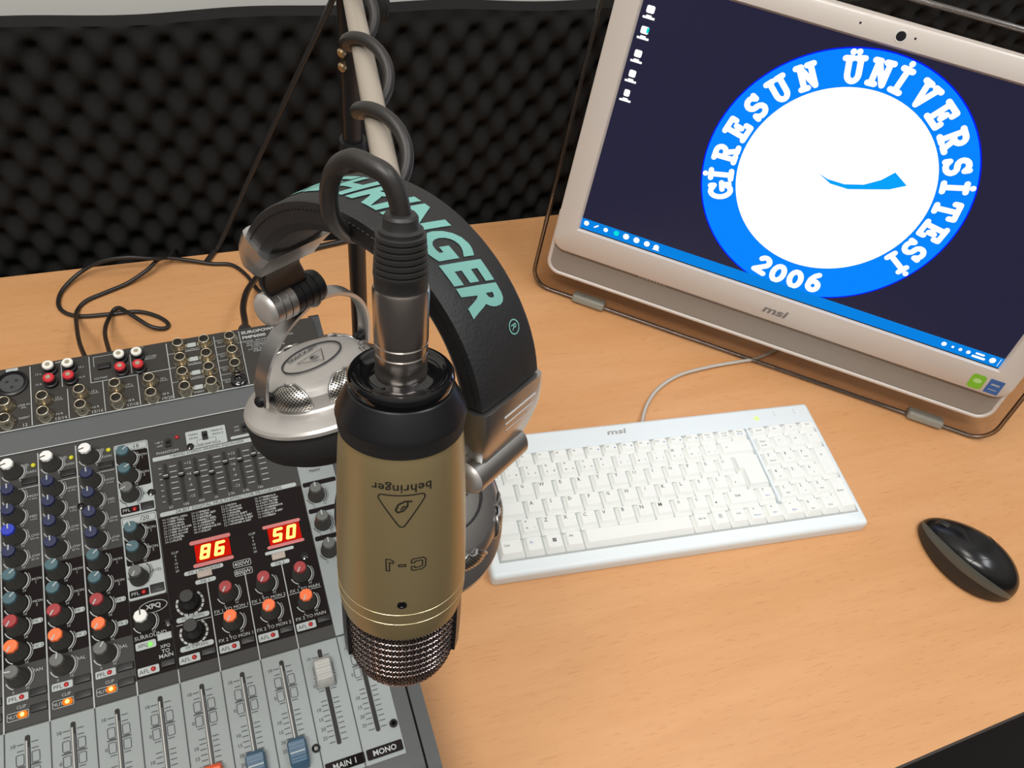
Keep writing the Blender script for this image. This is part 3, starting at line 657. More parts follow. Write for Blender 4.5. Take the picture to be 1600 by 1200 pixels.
# faders
for k in range(-3, 9):
    u = k * Pm + 13.4
    mb = MB(); mb.prism(rrect((u - 1.5) * mm, -72.4 * mm, (u + 1.5) * mm, -6.0 * mm, 1.3 * mm), 0.0002, 0.0010, 0)
    if k < 7: mb.box(((u - 1.1) * mm, -71 * mm, 0.0004), ((u - 0.1) * mm, -9.5 * mm, 0.0014), 1); mb.box(((u + 0.2) * mm, -71 * mm, 0.0004), ((u + 1.1) * mm, -14 * mm, 0.0012), 2)
    mb.build('fader_slot', [M['blackmatte'], M['fad_grey'], M['mx_body']], mixer, smooth=0)
def fader(k, v, m):
    u = k * Pm + 13.4; mb = MB(); L = []
    w, l = 6.2, 10.5
    secs = [(-l, 1.5), (-l * 0.9, 6.5), (-l * 0.62, 10.2), (-l * 0.35, 9.6), (0, 8.6), (l * 0.35, 9.6), (l * 0.62, 10.2), (l * 0.9, 6.5), (l, 1.5)]
    for y, z in secs:
        ww = w * (0.86 if abs(y) > l * 0.85 else 1.0)
        L.append([(x * mm, y * mm, zz * mm) for x, zz in ((-ww, 1.5), (-ww, z * 0.75), (-ww * 0.82, z), (ww * 0.82, z), (ww, z * 0.75), (ww, 1.5))])
    mb.loft(L)
    for y in (2.2, 4.2, 6.2): mb.box((-4.6 * mm, (y - 0.45) * mm, 8 * mm), (4.6 * mm, (y + 0.45) * mm, (9.6 + y * 0.14) * mm), 0)
    for y in (-2.2, -4.2, -6.2): mb.box((-4.6 * mm, (y - 0.45) * mm, 8 * mm), (4.6 * mm, (y + 0.45) * mm, (9.6 - y * 0.14) * mm), 0)
    mb.box((-4.8 * mm, -0.35 * mm, 8 * mm), (4.8 * mm, 0.35 * mm, 9.1 * mm), 1)
    mb.box((-0.7 * mm, -2 * mm, -1 * mm), (0.7 * mm, 2 * mm, 3 * mm), 1)
    o = mb.build('fader_cap', [M[m], M['mx_grey']], mixer, smooth=50, loc=(u * mm, v * mm, 0)); o['label'] = m.replace('fad_', '') + ' fader cap'
for k, v, m in ((-2, -60, 'fad_grey'), (-1, -72, 'fad_grey'), (0, -78, 'fad_orange'), (1, -78, 'fad_orange'), (2, -78, 'fad_orange'), (3, -78, 'fad_orange'), (4, -70, 'fad_orange'), (5, -70, 'fad_blue'), (6, -70.5, 'fad_blue'), (7, -23.0, 'fad_grey'), (8, -8, 'fad_grey')):
    fader(k, max(v, -70), m) if k >= 4 or k < 0 else fader(k, -76, m)
# sockets
def jack_mesh(black=False):
    mb = MB(); mb.lathe([(7.0 * mm, 0), (6.9 * mm, 1.0 * mm), (6.5 * mm, 3.2 * mm), (5.6 * mm, 5.6 * mm), (4.8 * mm, 7.2 * mm), (4.6 * mm, 8.8 * mm), (4.2 * mm, 9.1 * mm), (3.7 * mm, 9.0 * mm), (3.5 * mm, 4.0 * mm)], 0, None, 24, cap=False)
    mb.lathe([(3.55 * mm, 4.05 * mm), (0.1 * mm, 4.0 * mm)], 1, None, 24); return mb
jk = jack_mesh().build('jack_socket', [M['jack'], M['blackmatte']], mixer, smooth=40)
jl = [(k * Pm + 6.9, v) for k in (-2, -1, 0) for v in (28.4, 12.3)] + [(34.3, 27.3), (34.3, 12.2), (61.6, 27.2), (61.6, 12.1), (88.4, 26.9), (88.4, 11.9), (114.8, 26.0), (114.8, 11.0)] + [(141.2, v) for v in (57.4, 41.6, 26.4, 11.0)] + [(162.6, v) for v in (56.4, 41.2, 26.4, 10.9)] + [(184, 55.2), (184, 39.9), (184, 25.2)]
jk.location = (jl[0][0] * mm, (jl[0][1] + JV - 2.5) * mm, 0.0022)
for u, v in jl[1:]: put(jk, (u * mm, (v + JV - 2.5) * mm, 0.0022), mixer)
mb = MB(); mb.lathe([(7.0 * mm, 0), (6.4 * mm, 2.5 * mm), (5 * mm, 3.4 * mm), (3.4 * mm, 3.6 * mm), (3.2 * mm, 1 * mm)], 0, Matrix.Translation((184.2 * mm, (9.0 + JV) * mm, 0.0022)), 24); tag(mb.build('jack_socket', M['blackgloss'], mixer, smooth=40), 'black jack socket')
for k in (-2, -1, 0):
    mb = MB(); Tm = Matrix.Translation(((10.9 + k * Pm) * mm, (47.5 + JV) * mm, 0.0022))
    mb.lathe([(12.2 * mm, 0), (12.2 * mm, 1.6 * mm), (10.6 * mm, 2.4 * mm), (9.6 * mm, 0.6 * mm), (8.9 * mm, 0.5 * mm)], 0, Tm, 36, cap=False)
    mb.lathe([(8.9 * mm, 0.4 * mm), (8.8 * mm, 1.3 * mm)], 1, Tm, 36)
    for a in (90, 210, 330): mb.lathe([(1.3 * mm, 1.2 * mm), (1.3 * mm, 1.45 * mm)], 2, Tm @ Matrix.Translation((4.0 * mm * cos(radians(a + 180)), 4.0 * mm * sin(radians(a + 180)), 0)), 12)
    mb.build('xlr_socket', [M['black'], M['mx_body'], M['blackmatte']], mixer, smooth=40)
for u, v, c in ((39.9, 54.0, 'rcawhite'), (39.9, 41.0, 'rcared'), (54.6, 53.0, 'rcawhite'), (54.6, 40.4, 'rcared'), (94.0, 53.0, 'rcawhite'), (94.0, 39.8, 'rcared'), (107.8, 52.4, 'rcawhite'), (107.8, 39.2, 'rcared')):
    Tm = Matrix.Translation((u * mm, (v + JV) * mm, 0.0022)); mb = MB()
    mb.lathe([(5.4 * mm, 0), (5.4 * mm, 3 * mm), (4.4 * mm, 3.4 * mm), (4.3 * mm, 7.5 * mm)], 0, Tm, 24)
    mb.lathe([(4.3 * mm, 7.4 * mm), (4.3 * mm, 9.4 * mm), (3.7 * mm, 9.9 * mm), (2.6 * mm, 9.8 * mm)], 1, Tm, 24); mb.lathe([(2.0 * mm, 9.7 * mm), (1.9 * mm, 10.1 * mm), (1.2 * mm, 10.1 * mm)], 2, Tm, 16)
    mb.build('phono_socket', [M['black'], M[c], M['jack']], mixer, smooth=40)
mb = MB(); mb.box((75.4 * mm, (46.0 + JV) * mm, 0.0022), (85.4 * mm, (51.0 + JV) * mm, 0.0046), 0, bev=0.0005); mb.build('push_button', M['black'], mixer)

# ------------------------------------------------------------------ keyboard
KZ = 0.010
kyaw = atan2(-0.0786, 0.983)
tk = Vector((-10.0, 158.62, 721.26)) / 1000
ko = CAM + W @ tk; ko.z = 0
kx = Vector((cos(kyaw), sin(kyaw), 0)); ky = Vector((-sin(kyaw), cos(kyaw), 0))
KM = frameM(ko, kx, ky, Vector((0, 0, 1)))
kb = thing('computer_keyboard', 'white full-size computer keyboard lying on the desk in front of the monitor', 'keyboard', KM)
KI = KM.inverted()
U = 0.019; KW = 19.2 * U; KD = 5.72 * U
L_, R_, F_, B_ = -0.0105, KW + 0.0075, -0.0150, KD + 0.0265
mb = MB(); mb.box((L_, F_, 0.001), (R_, B_, 0.0145), 0, bev=0.0045); mb.build('case', M['keybase'], kb, smooth=40)
mb = MB(); mb.box((-0.0012, -0.0012, 0.0137), (KW + 0.0012, KD + 0.0012, 0.0149)); mb.build('key_well', M['keygap'], kb, smooth=0)
ZK = 0.0149; kh = 0.0055
mb = MB(); mb.box((15 * U + 0.0008, U * 1.03, 0.0140), (15.2 * U - 0.0008, KD - 0.001, 0.0188)); mb.build('gap_filler', M['keybase'], kb, smooth=0)  # filler block added to lighten the gap, which is dark from occlusion
def keycap(x0, x1, y0, y1, legs=(), poly=None):
    """legs: list of (text, fx, fy, h mm, mat) placed in the key top"""
    mb = MB(); g = 0.0006; tp = 0.0024
    X0, X1, Y0, Y1 = x0 * U + g, x1 * U - g, y0 * U + g, y1 * U - g
    if y0 >= 4.9: Y1 = Y0 + 0.0125
    if poly is None:
        a = rrect(X0, Y0, X1, Y1, 0.0012, 3); b = rrect(X0 + tp * 0.7, Y0 + tp * 1.4, X1 - tp * 0.7, Y1 - tp * 0.35, 0.0018, 3)
        c = rrect(X0 + tp * 0.7 + 0.0006, Y0 + tp * 1.4 + 0.0006, X1 - tp * 0.7 - 0.0006, Y1 - tp * 0.35 - 0.0006, 0.0014, 3)
        mb.loft([[(x, y, ZK) for x, y in a], [(x, y, ZK + kh - 0.0005) for x, y in b], [(x, y, ZK + kh) for x, y in c]])
    else:
        sg = [(1, 1), (-1, 1), (-1, -1), (1, -1), (1, 1), (1, 1)]
        a = [(x * U + g * sx, y * U + g * sy) for (x, y), (sx, sy) in zip(poly, sg)]
        b = [(x + tp * 0.7 * sx, y + (tp * 1.4 if sy > 0 else -tp * 0.35)) for (x, y), (sx, sy) in zip(a, sg)]
        b[4] = (b[4][0], b[5][1])
        mb.loft([[(x, y, ZK) for x, y in a], [(x, y, ZK + kh) for x, y in b]])
    cap_mb = mb
    if poly is not None: mb = MB()
    for s, fx, fy, h, mi in legs:
        lx = X0 + (X1 - X0) * fx; ly = Y0 + tp * 1.4 + (Y1 - Y0 - tp * 1.75) * fy
        if s in '-_~': put_text(mb, s, lx, ly, ZK + kh + 0.00008, None, w=1.5 * mm, mi=mi + 1, bold=0.012, res=1)
        elif s == '#' and y0 == 0:      # four-pane mark on the left system key
            for ix in (-1, 0):
                for iy in (-1, 0): flat(mb, lx + ix * 1.9 * mm + 0.1 * mm, ly + iy * 1.9 * mm + 0.1 * mm, lx + (ix + 1) * 1.9 * mm - 0.1 * mm, ly + (iy + 1) * 1.9 * mm - 0.1 * mm, ZK + kh + 0.00008, mi + 1)
        elif s == '≡':
            outline(mb, lx - 1.7 * mm, ly - 2.0 * mm, lx + 1.7 * mm, ly + 2.0 * mm, 0.25 * mm, ZK + kh + 0.00008, mi + 1)
            for iy in (-1, 0, 1): flat(mb, lx - 1.2 * mm, ly + iy * 1.0 * mm - 0.18 * mm, lx + 1.2 * mm, ly + iy * 1.0 * mm + 0.18 * mm, ZK + kh + 0.00008, mi + 1)
        else: put_text(mb, s, lx, ly, ZK + kh + 0.00008, h * mm * 1.18, mi=mi + 1, bold=0.010, res=1)
    ko_ = cap_mb.build('key', [M['key'], M['legend'], M['legendblue']], kb, smooth=30)
    if poly is not None: mb.build('legend', [M['key'], M['legend'], M['legendblue']], ko_, smooth=0)
    return ko_
def row(x, y, items, h=1):
    for it in items:
        w, legs = it; keycap(x, x + w, y, y + h, legs); x += w
    return x
def L1(s): return [(s, 0.32, 0.72, 3.2, 0)]
def L3(a, b, c=''):
    r = [(a, 0.30, 0.78, 1.9, 0), (b, 0.30, 0.28, 2.0, 0)]
    if c: r.append((c, 0.70, 0.28, 1.9, 0))
    return r
NP = 15.2
row(0, 0, [(1.25, [('Ctrl', 0.3, 0.6, 2.0, 0)]), (1, [('Fn', 0.35, 0.6, 2.0, 1)]), (1, [('#', 0.5, 0.55, 3.4, 0)]), (1, [('Alt', 0.35, 0.7, 2.0, 0)]), (5.75, []), (1, [('Alt Gr', 0.5, 0.6, 1.8, 0)]), (1, [('≡', 0.5, 0.6, 3.4, 0)]), (1, [('Ctrl', 0.5, 0.6, 1.8, 0)]),
            (1, [('←', 0.4, 0.8, 1.8, 0), ('Home', 0.5, 0.3, 1.7, 1)]), (1, [('↓', 0.4, 0.8, 2.4, 0), ('PgDn', 0.5, 0.3, 1.8, 1)]), (1.2, [('→', 0.4, 0.8, 1.8, 0), ('End', 0.5, 0.3, 1.8, 1)]), (1, [('0', 0.3, 0.75, 3.0, 0), ('Ins', 0.45, 0.2, 1.8, 0)]), (1, [('.', 0.5, 0.8, 0.7, 0), ('Del', 0.5, 0.3, 1.8, 0)])])
row(0, 1, [(1.25, []), (1, L3('>', '<', '|'))] + [(1, L1(c)) for c in 'ZXCVBNMÖÇ'] + [(1, L3(':', '.')), (1.75, [('Shift', 0.35, 0.6, 2.2, 0)]), (1, [('↑', 0.35, 0.8, 2.4, 0), ('PgUp', 0.5, 0.3, 1.8, 1)]) if False else (1, [('↑', 0.35, 0.8, 2.4, 0), ('PgUp', 0.5, 0.3, 1.8, 1)])])
row(0, 2, [(1.75, [('Caps', 0.2, 0.7, 1.8, 0)])] + [(1, L1(c)) for c in 'ASDFGHJKLŞİ'] + [(1, L3(';', ','))])
row(0, 3, [(1.5, [('Tab', 0.25, 0.7, 1.8, 0)])] + [(1, L1(c)) for c in 'QWERTYUIOPĞÜ'])
keycap(0, 1, 2, 4, [('Enter', 0.42, 0.82, 2.0, 0)], poly=[(13.75, 2), (15, 2), (15, 4), (13.5, 4), (13.5, 3), (13.75, 3)])
row(0, 4, [(1, L3('é', '"', '<'))] + [(1, L3(a, b, c)) for a, b, c in (('!', '1', '>'), ("'", '2', '£'), ('^', '3', '#'), ('+', '4', '$'), ('%', '5', '½'), ('&', '6', ''), ('/', '7', '{'), ('(', '8', '['), (')', '9', ']'), ('=', '0', '}'), ('?', '*', '\\'), ('_', '-', '|'))] + [(2, [('←', 0.2, 0.5, 1.6, 0)])])
row(0, 4.98, [(1, [('Esc', 0.3, 0.6, 1.7, 0)])] + [(0.9333, [('F%d' % i, 0.3, 0.6, 1.7, 0)] + ([('▪', 0.72, 0.4, 1.2, 1)] if i > 5 else [])) for i in range(1, 13)] + [(0.9333, [('PrtSc', 0.45, 0.68, 1.5, 0), ('SysRq', 0.45, 0.3, 1.4, 1)]), (0.9333, [('Scroll', 0.5, 0.65, 1.6, 0), ('Lock', 0.5, 0.3, 1.6, 0)]), (0.9333, [('Pause', 0.5, 0.65, 1.6, 0), ('Break', 0.5, 0.3, 1.6, 1)])])
row(NP, 4.98, [(1, [('Insert', 0.5, 0.5, 1.6, 0)]), (1, [('Esc', 0.45, 0.5, 1.5, 0)]), (1, [('@', 0.45, 0.5, 1.9, 0)]), (1, [('Del', 0.5, 0.6, 1.7, 0)])])
row(NP, 4, [(1, [('Num', 0.4, 0.65, 1.8, 0), ('Lock', 0.4, 0.3, 1.8, 0)]), (1, [('/', 0.4, 0.6, 2.2, 0)]), (1, [('*', 0.4, 0.6, 2.0, 0)]), (1, [('-', 0.4, 0.7, 0.5, 0)])])
for y, ks in ((3, (('7', 'Home'), ('8', '↑'), ('9', 'PgUp'))), (2, (('4', '←'), ('5', ''), ('6', '→'))), (1, (('1', 'End'), ('2', '↓'), ('3', 'PgDn')))):
    row(NP, y, [(1, [(a, 0.35, 0.78, 2.8, 0)] + ([(b, 0.5, 0.3, 1.6, 0)] if b else [])) for a, b in ks])
keycap(NP + 3, NP + 4, 2, 4, [('+', 0.4, 0.7, 2.0, 0)]); keycap(NP + 3, NP + 4, 0, 2, [('Enter', 0.45, 0.55, 2.0, 0)])
mb = MB(); zt = 0.01458
put_text(mb, 'msi', 0.148, KD + 0.0155, zt, 0.0060, bold=0.03, sx=1.8, shear=0.25)
put_text(mb, '1', 0.302, KD + 0.018, zt, 0.0014); put_text(mb, 'A', 0.328, KD + 0.018, zt, 0.0018); put_text(mb, 'a', 0.328, KD + 0.0145, zt, 0.0018); put_text(mb, '8', 0.352, KD + 0.018, zt, 0.0018); put_text(mb, '8', 0.352, KD + 0.0145, zt, 0.0018)
tag(mb.build('maker_mark', M['palelogo'], kb, smooth=0), 'small grey letters msi on the keyboard case')
M['led_num'] = emis('num_lock_light', (0.85, 1.0, 0.35), 1.0)
mb = MB(); mb.lathe([(0.0030, 0.0143), (0.0026, 0.0149), (0.001, 0.0150)], 0, Matrix.Translation((0.306, KD + 0.0125, 0)), 16); tag(mb.build('indicator_light', M['led_num'], kb), 'lit yellow-green lock light')
pts = [KI @ Vector(p) for p in (tuple(onz(1003, 668, 0.012)), tuple(onz(1004, 655, 0.007)), tuple(onz(1012, 630, 0.004)), tuple(onz(1030, 606, 0.0035)), tuple(onz(1062, 586, 0.0035)), tuple(onz(1110, 573, 0.0035)), tuple(onz(1155, 565, 0.0035)), tuple(onz(1185, 559, 0.0035)), tuple(onz(1220, 540, 0.0035)), tuple(onz(1235, 505, 0.0035)))]
mb = MB(); mb.tube(spline(pts, 8), 0.0019, 0, 10); tag(mb.build('cord', M['cordwhite'], kb, smooth=60), 'thin white cord running back under the monitor')

# ------------------------------------------------------------------ all-in-one computer
MS = 0.951
myaw, mlean = radians(-36.9074), radians(12.1009)
mo = CAM + (Vector((0.351, 0.641, 0.075)) - CAM) * MS + Vector((0, 0, 0.0017))
ma = Vector((cos(myaw), sin(myaw), 0)); mh = Vector((-ma.y, ma.x, 0)); mbv = mh * sin(mlean) + Vector((0, 0, cos(mlean))); mn = ma.cross(mbv)
MM = frameM(mo, ma, mbv, mn)
mon = thing('all_in_one_computer', 'white all-in-one desktop computer with a round blue university emblem on screen', 'computer', MM)
q = MS * mm
def rr(a0, b0, a1, b1, r, n=8): return [(x * q, y * q) for x, y in rrect(a0, b0, a1, b1, r, n)]
def frame_ring(mb, o, i, z0, z1, mi=0):
    n = len(o); vs = [(x, y, z0) for x, y in o] + [(x, y, z1) for x, y in o] + [(x, y, z1) for x, y in i] + [(x, y, z0) for x, y in i]; fs = []
    for k in range(n):
        l = (k + 1) % n
        fs += [(k, l, n + l, n + k), (n + k, n + l, 2 * n + l, 2 * n + k), (2 * n + k, 2 * n + l, 3 * n + l, 3 * n + k), (3 * n + k, 3 * n + l, l, k)]
    mb.add(vs, fs, None, mi)
# bezel (front at z=+3 mm of the screen)
mb = MB(); n = 8
o1 = rr(-26.5, -34, 502.5, 290, 16); o2 = rr(-24.5, -32, 500.5, 288, 14.5); i1 = rr(-2.5, -3, 479, 270.5, 1.2); i2 = rr(0, -1.5, 476.4, 268, 0.5)
N_ = len(o1); L = [[(x, y, -12 * q) for x, y in o1], [(x, y, 2.0 * q) for x, y in o1], [(x, y, 3.6 * q) for x, y in o2], [(x, y, 3.6 * q) for x, y in i1], [(x, y, 0.2 * q) for x, y in i2], [(x, y, -4 * q) for x, y in i2]]
mb.loft(L, cap=False); mb.build('bezel', M['bezel'], mon, smooth=40)
mb = MB(); mb.box((-1 * q, -2.4 * q, -3 * q), (477.4 * q, 269 * q, -0.2 * q)); mb.build('display_edge', M['black'], mon, smooth=0)
SCR = MB(); zs = 0.0
flat(SCR, 0, 0, 476.4 * q, 268 * q, 0.02 * q, 0)
# emblem
EC = (234.5, 135.2)
def disc(r, z, mi, n=96): SCR.add([((EC[0] + r * cos(2 * pi * k / n)) * q, (EC[1] + r * sin(2 * pi * k / n)) * q, z * q) for k in range(n)], [tuple(range(n))], None, mi)
disc(130.3, 0.06, 3); disc(128.9, 0.10, 2); disc(94.5, 0.14, 1)
sw = [(217.2, 141.0), (228, 138.0), (245, 138.2), (262, 143.5), (275, 153), (283.6, 164), (299.3, 155.1), (286, 146.5), (270.5, 141.2), (250, 134.5), (232, 134.5)]
SCR.add([(x * q, y * q, 0.18 * q) for x, y in sw[:6] + sw[6:]], [(0, 1, 10), (1, 2, 9, 10), (2, 3, 9), (3, 4, 8, 9), (4, 5, 6, 7), (4, 7, 8)], None, 4)
def arcpts(cx, cy, rx, ry, a0, a1, n=8): return [(cx + rx * cos(radians(a0 + (a1 - a0) * k / n)), cy + ry * sin(radians(a0 + (a1 - a0) * k / n))) for k in range(n + 1)]
SERIF = {
 'I': [[(.3, 0), (.3, 1)], [(.1, 0), (.5, 0)], [(.1, 1), (.5, 1)], [(.3, 1.27), (.3, 1.28)]],
 'R': [[(.14, 0), (.14, 1)], [(.0, 0), (.3, 0)], [(0, 1), (.14, 1)], [(.14, 1)] + arcpts(.36, .76, .24, .24, 90, -90) + [(.14, .52)], [(.38, .5), (.58, 0)], [(.5, 0), (.74, 0)]],
 'E': [[(.14, 0), (.14, 1)], [(0, 1), (.64, 1), (.64, .78)], [(0, 0), (.66, 0), (.66, .24)], [(.14, .5), (.44, .5)], [(.44, .64), (.44, .36)]],
 'S': [arcpts(.34, .74, .25, .25, 20, 270) + arcpts(.34, .26, .28, .25, 90, -160), [(.6, .8), (.6, 1.0)], [(.06, 0.0), (.06, .2)]],
 'U': [[(.14, 1), (.14, .32)] + arcpts(.37, .3, .23, .3, 180, 360) + [(.6, 1)], [(-.02, 1), (.28, 1)], [(.46, 1), (.76, 1)]],
 'N': [[(.13, 0), (.13, 1), (.6, .02), (.6, 1)], [(0, 0), (.28, 0)], [(-.02, 1), (.2, 1)], [(.46, 1), (.74, 1)]],
 'V': [[(.1, 1), (.37, 0), (.64, 1)], [(-.04, 1), (.26, 1)], [(.5, 1), (.78, 1)]],
 'T': [[(.36, 0), (.36, 1)], [(.0, .76), (0, 1), (.72, 1), (.72, .76)], [(.2, 0), (.52, 0)]],
 'G': [arcpts(.38, .5, .32, .5, 45, 330, 12), [(.68, .8), (.68, .98)], [(.44, .42), (.78, .42)], [(.67, .42), (.67, .06)]],
 '2': [arcpts(.34, .72, .25, .26, 160, -40) + [(.1, .06), (.66, .06)]], '0': [arcpts(.35, .5, .28, .46, 0, 360, 14)],
 '6': [arcpts(.35, .3, .25, .28, 0, 360, 12), [(.1, .32), (.2, .68), (.4, .9), (.58, .98)]]}
SERIF['Ü'] = SERIF['U'] + [[(.25, 1.27), (.25, 1.28)], [(.5, 1.27), (.5, 1.28)]]
def letter(ch, ang, inward, h, rb, t=0.135, wx=1.05):
    ang = radians(ang)
    up = Vector((cos(ang), sin(ang))); rt = Vector((sin(ang), -cos(ang)))
    if inward: up = -up; rt = -rt
    o = Vector(EC) + Vector((cos(ang), sin(ang))) * rb
    for st in SERIF[ch]:
        pts = [o + rt * ((x - 0.36) * h * wx) + up * (y * h) for x, y in st]
        for a, b in zip(pts[:-1], pts[1:]): capsule(SCR, (a.x * q, a.y * q), (b.x * q, b.y * q), t * h * q, 0.2 * q, 1, 6)
for ch, a in zip('GIRESUN', (203, 193, 181.5, 167.5, 153.5, 140, 126)): letter(ch, a, False, 20.5, 99.8)
for ch, a in zip('ÜNIVERSITESI', (105, 92.5, 81.5, 69, 55.5, 41.5, 27.5, 16, 4.5, -8.5, -21.5, -32.5)): letter(ch, a, False, 20.5, 99.8)
for ch, a in zip('2006', (254.8, 264.6, 274.4, 284.2)): letter(ch, a, True, 19, 121.5, 0.155, 1.08)
# taskbar and icons
flat(SCR, 0, 0, 476.4 * q, 12.6 * q, 0.24 * q, 5)
def dot(x, y, r, mi=1): SCR.add([((x + r * cos(2 * pi * k / 12)) * q, (y + r * sin(2 * pi * k / 12)) * q, 0.28 * q) for k in range(12)], [tuple(range(12))], None, mi)
for x, y, r, mi in ((6, 7.6, 3.0, 1), (29.2, 7.2, 2.6, 1), (41.9, 7.4, 3.2, 6), (53.5, 7.3, 3.5, 1), (65.9, 7.2, 3.5, 1), (78.3, 7.0, 3.3, 1), (89.5, 6.6, 3.2, 1), (414.4, 6.8, 2.6, 1), (423.9, 6.7, 1.4, 1), (432.1, 6.6, 1.9, 1), (440.6, 6.6, 2.2, 1), (466.6, 6.4, 3.3, 1)): dot(x, y, r, mi)
capsule(SCR, (16 * q, 6 * q), (19.5 * q, 9 * q), 0.8 * q, 0.28 * q, 1); flat(SCR, 447.5 * q, 7.4 * q, 457 * q, 9.6 * q, 0.28 * q, 1, 0.8 * q); flat(SCR, 445.5 * q, 3.0 * q, 459.5 * q, 5.6 * q, 0.28 * q, 1, 0.8 * q); flat(SCR, 473.4 * q, 1.5 * q, 473.9 * q, 11 * q, 0.28 * q, 1)
flat(SCR, 86 * q, 3.0 * q, 93.5 * q, 4.2 * q, 0.28 * q, 1)
for y, w1, mi in ((241.6, 8, 1), (222.3, 8, 6), (199.8, 7.5, 1), (179.9, 7, 1), (160.1, 6, 1), (261, 8, 1)):
    flat(SCR, (9.3 - w1 / 2) * q, (y - 3.5) * q, (9.3 + w1 / 2) * q, (y + 3.5) * q, 0.1 * q, mi if mi == 1 else 1, 1.6 * q)
    if mi == 6: flat(SCR, 11 * q, (y - 2) * q, 13.3 * q, (y + 3) * q, 0.14 * q, 6, 0.5 * q)
    flat(SCR, 3.4 * q, (y - 8.8) * q, 15.4 * q, (y - 6.6) * q, 0.1 * q, 1, 0.6 * q)
    flat(SCR, 6.5 * q, (y - 6.8) * q, 12 * q, (y - 5.2) * q, 0.1 * q, 1, 0.4 * q)
o = SCR.build('screen', [M['screen'], M['scr_white'], M['scr_blue'], M['scr_edge'], M['scr_cyan'], M['scr_task'], M['scr_teal']], mon, smooth=0)
o['label'] = 'dark blue desktop with the round emblem and a taskbar'
# lower grey speaker band with a white lip, and the hull behind
mb = MB(); mb.prism(rr(-24, -66, 500, 40, 14), -20 * q, -5 * q); tag(mb.build('speaker_band', M['speaker'], mon, smooth=30), 'grey speaker band under the bezel')
lipo = rrect(-27, -70.5, 503.5, 60, 16, 8); path = [(x * q, y * q, -6.5 * q) for x, y in lipo]
path = path[18:36]; 
pp = [(-26.2 * q, 10 * q, -6.5 * q)] + [(x * q, y * q, -6.5 * q) for x, y in rrect(-26.2, -69.2, 502.6, 60, 15, 8)[18:36]] + [(502.6 * q, 10 * q, -6.5 * q)]
mb = MB(); mb.tube(pp, 2.6 * q, 0, 10); tag(mb.build('lip', M['bezel'], mon, smooth=60), 'white rounded lip around the speaker band')
mb = MB(); mb.loft([[(x, y, -46 * q) for x, y in rr(0, -40, 476, 262, 30)], [(x, y, -38 * q) for x, y in rr(-14, -56, 490, 276, 24)], [(x, y, -12 * q) for x, y in rr(-25, -68, 501, 288, 16)]]); mb.build('rear_hull', M['whiteplastic'], mon, smooth=40)
# clear acrylic surround
ro = rr(-43.5, -106, 527.5, 306.5, 24); ri = rr(-22, -66, 499, 285, 14)
mb = MB(); frame_ring(mb, ro, ri, -24 * q, -19 * q); o = mb.build('clear_surround', M['clear'], mon, smooth=40); o['label'] = 'clear acrylic plate around the computer'
mb = MB(); pth = [(x, y, -21.5 * q) for x, y in ro]; pth.append(pth[0]); mb.tube(pth, 2.6 * q, 0, 10, cap=False); o2_ = mb.build('surround_edge', M['clearbead'], o, smooth=60)
for a in (12, 431.5):
    mb = MB(); mb.box((a * q, -108.2 * q, -27 * q), ((a + 41) * q, -98 * q, -14.5 * q), 0, bev=2.4 * q); mb.build('rubber_foot', M['foot'], mon, smooth=40)
# rear prop leg reaching the desk
MI = MM.inverted()
foot = mo + ma * (238 * q) + mh * (0.165); foot.z = 0.003
att = mo + ma * (238 * q) + mbv * (70 * q) - mn * (40 * q)
mb = MB()
for dx in (-0.05, 0.05): mb.tube([MI @ (att + ma * dx), MI @ (foot + ma * dx)], 0.004, 0, 12)
mb.tube([MI @ (foot - ma * 0.055), MI @ (foot + ma * 0.055)], 0.004, 0, 12); mb.build('prop_stand', M['silver'], mon)
# marks on the bezel
mb = MB(); put_text(mb, 'msi', 239 * q, -20.5 * q, 3.75 * q, 9.0 * q, bold=0.03, sx=1.55, shear=0.3, res=4); tag(mb.build('maker_mark', M['grey_logo'], mon, smooth=0), 'grey letters msi on the lower bezel')
mb = MB(); mb.lathe([(5.6 * q, 3.5 * q), (5.2 * q, 4.0 * q), (4.3 * q, 3.8 * q)], 0, Matrix.Translation((231.2 * q, 282.2 * q - 2.5 * q, 0)), 28); mb.lathe([(4.3 * q, 3.7 * q), (4.2 * q, 3.9 * q)], 1, Matrix.Translation((231.2 * q, 279.7 * q, 0)), 28)
mb.build('webcam', [M['whiteplastic'], M['lens']], mon, smooth=40)
for x in (194, 243.4):
    mb = MB(); mb.lathe([(1.1 * q, 3.5 * q), (1.0 * q, 3.75 * q)], 0, Matrix.Translation((x * q, 281 * q, 0)), 12); mb.build('microphone_hole', M['lens'], mon)
for x0, m, s1 in ((457.2, 'green_st', 'green'), (475.8, 'blue_st', 'blue')):
    mb = MB(); flat(mb, x0 * q, -30.6 * q, (x0 + 15.2) * q, -12.6 * q, 3.8 * q, 0, (3.5 if s1 == 'green' else 0.8) * q)
    if s1 == 'green':
        mb.add([((x0 + 7.6 + 4.6 * cos(2 * pi * k / 16)) * q, (-20.5 + 3.0 * sin(2 * pi * k / 16)) * q, 3.9 * q) for k in range(16)], [tuple(range(16))], None, 1)
    else: flat(mb, (x0 + 3) * q, -20 * q, (x0 + 12) * q, -18 * q, 3.9 * q, 1); flat(mb, (x0 + 3) * q, -26 * q, (x0 + 12) * q, -25 * q, 3.9 * q, 1)
    mb.prism(rr(x0, -30.6, x0 + 15.2, -12.6, 3.5 if s1 == 'green' else 0.8, 4), 3.5 * q, 3.78 * q, 0)
    tag(mb.build('sticker', [M[m], M['mx_grey'] if s1 == 'blue' else mat('sticker_light', (0.45, 0.70, 0.25), 0.4)], mon, smooth=0), s1 + ' sticker on the bezel corner')
mb = MB()
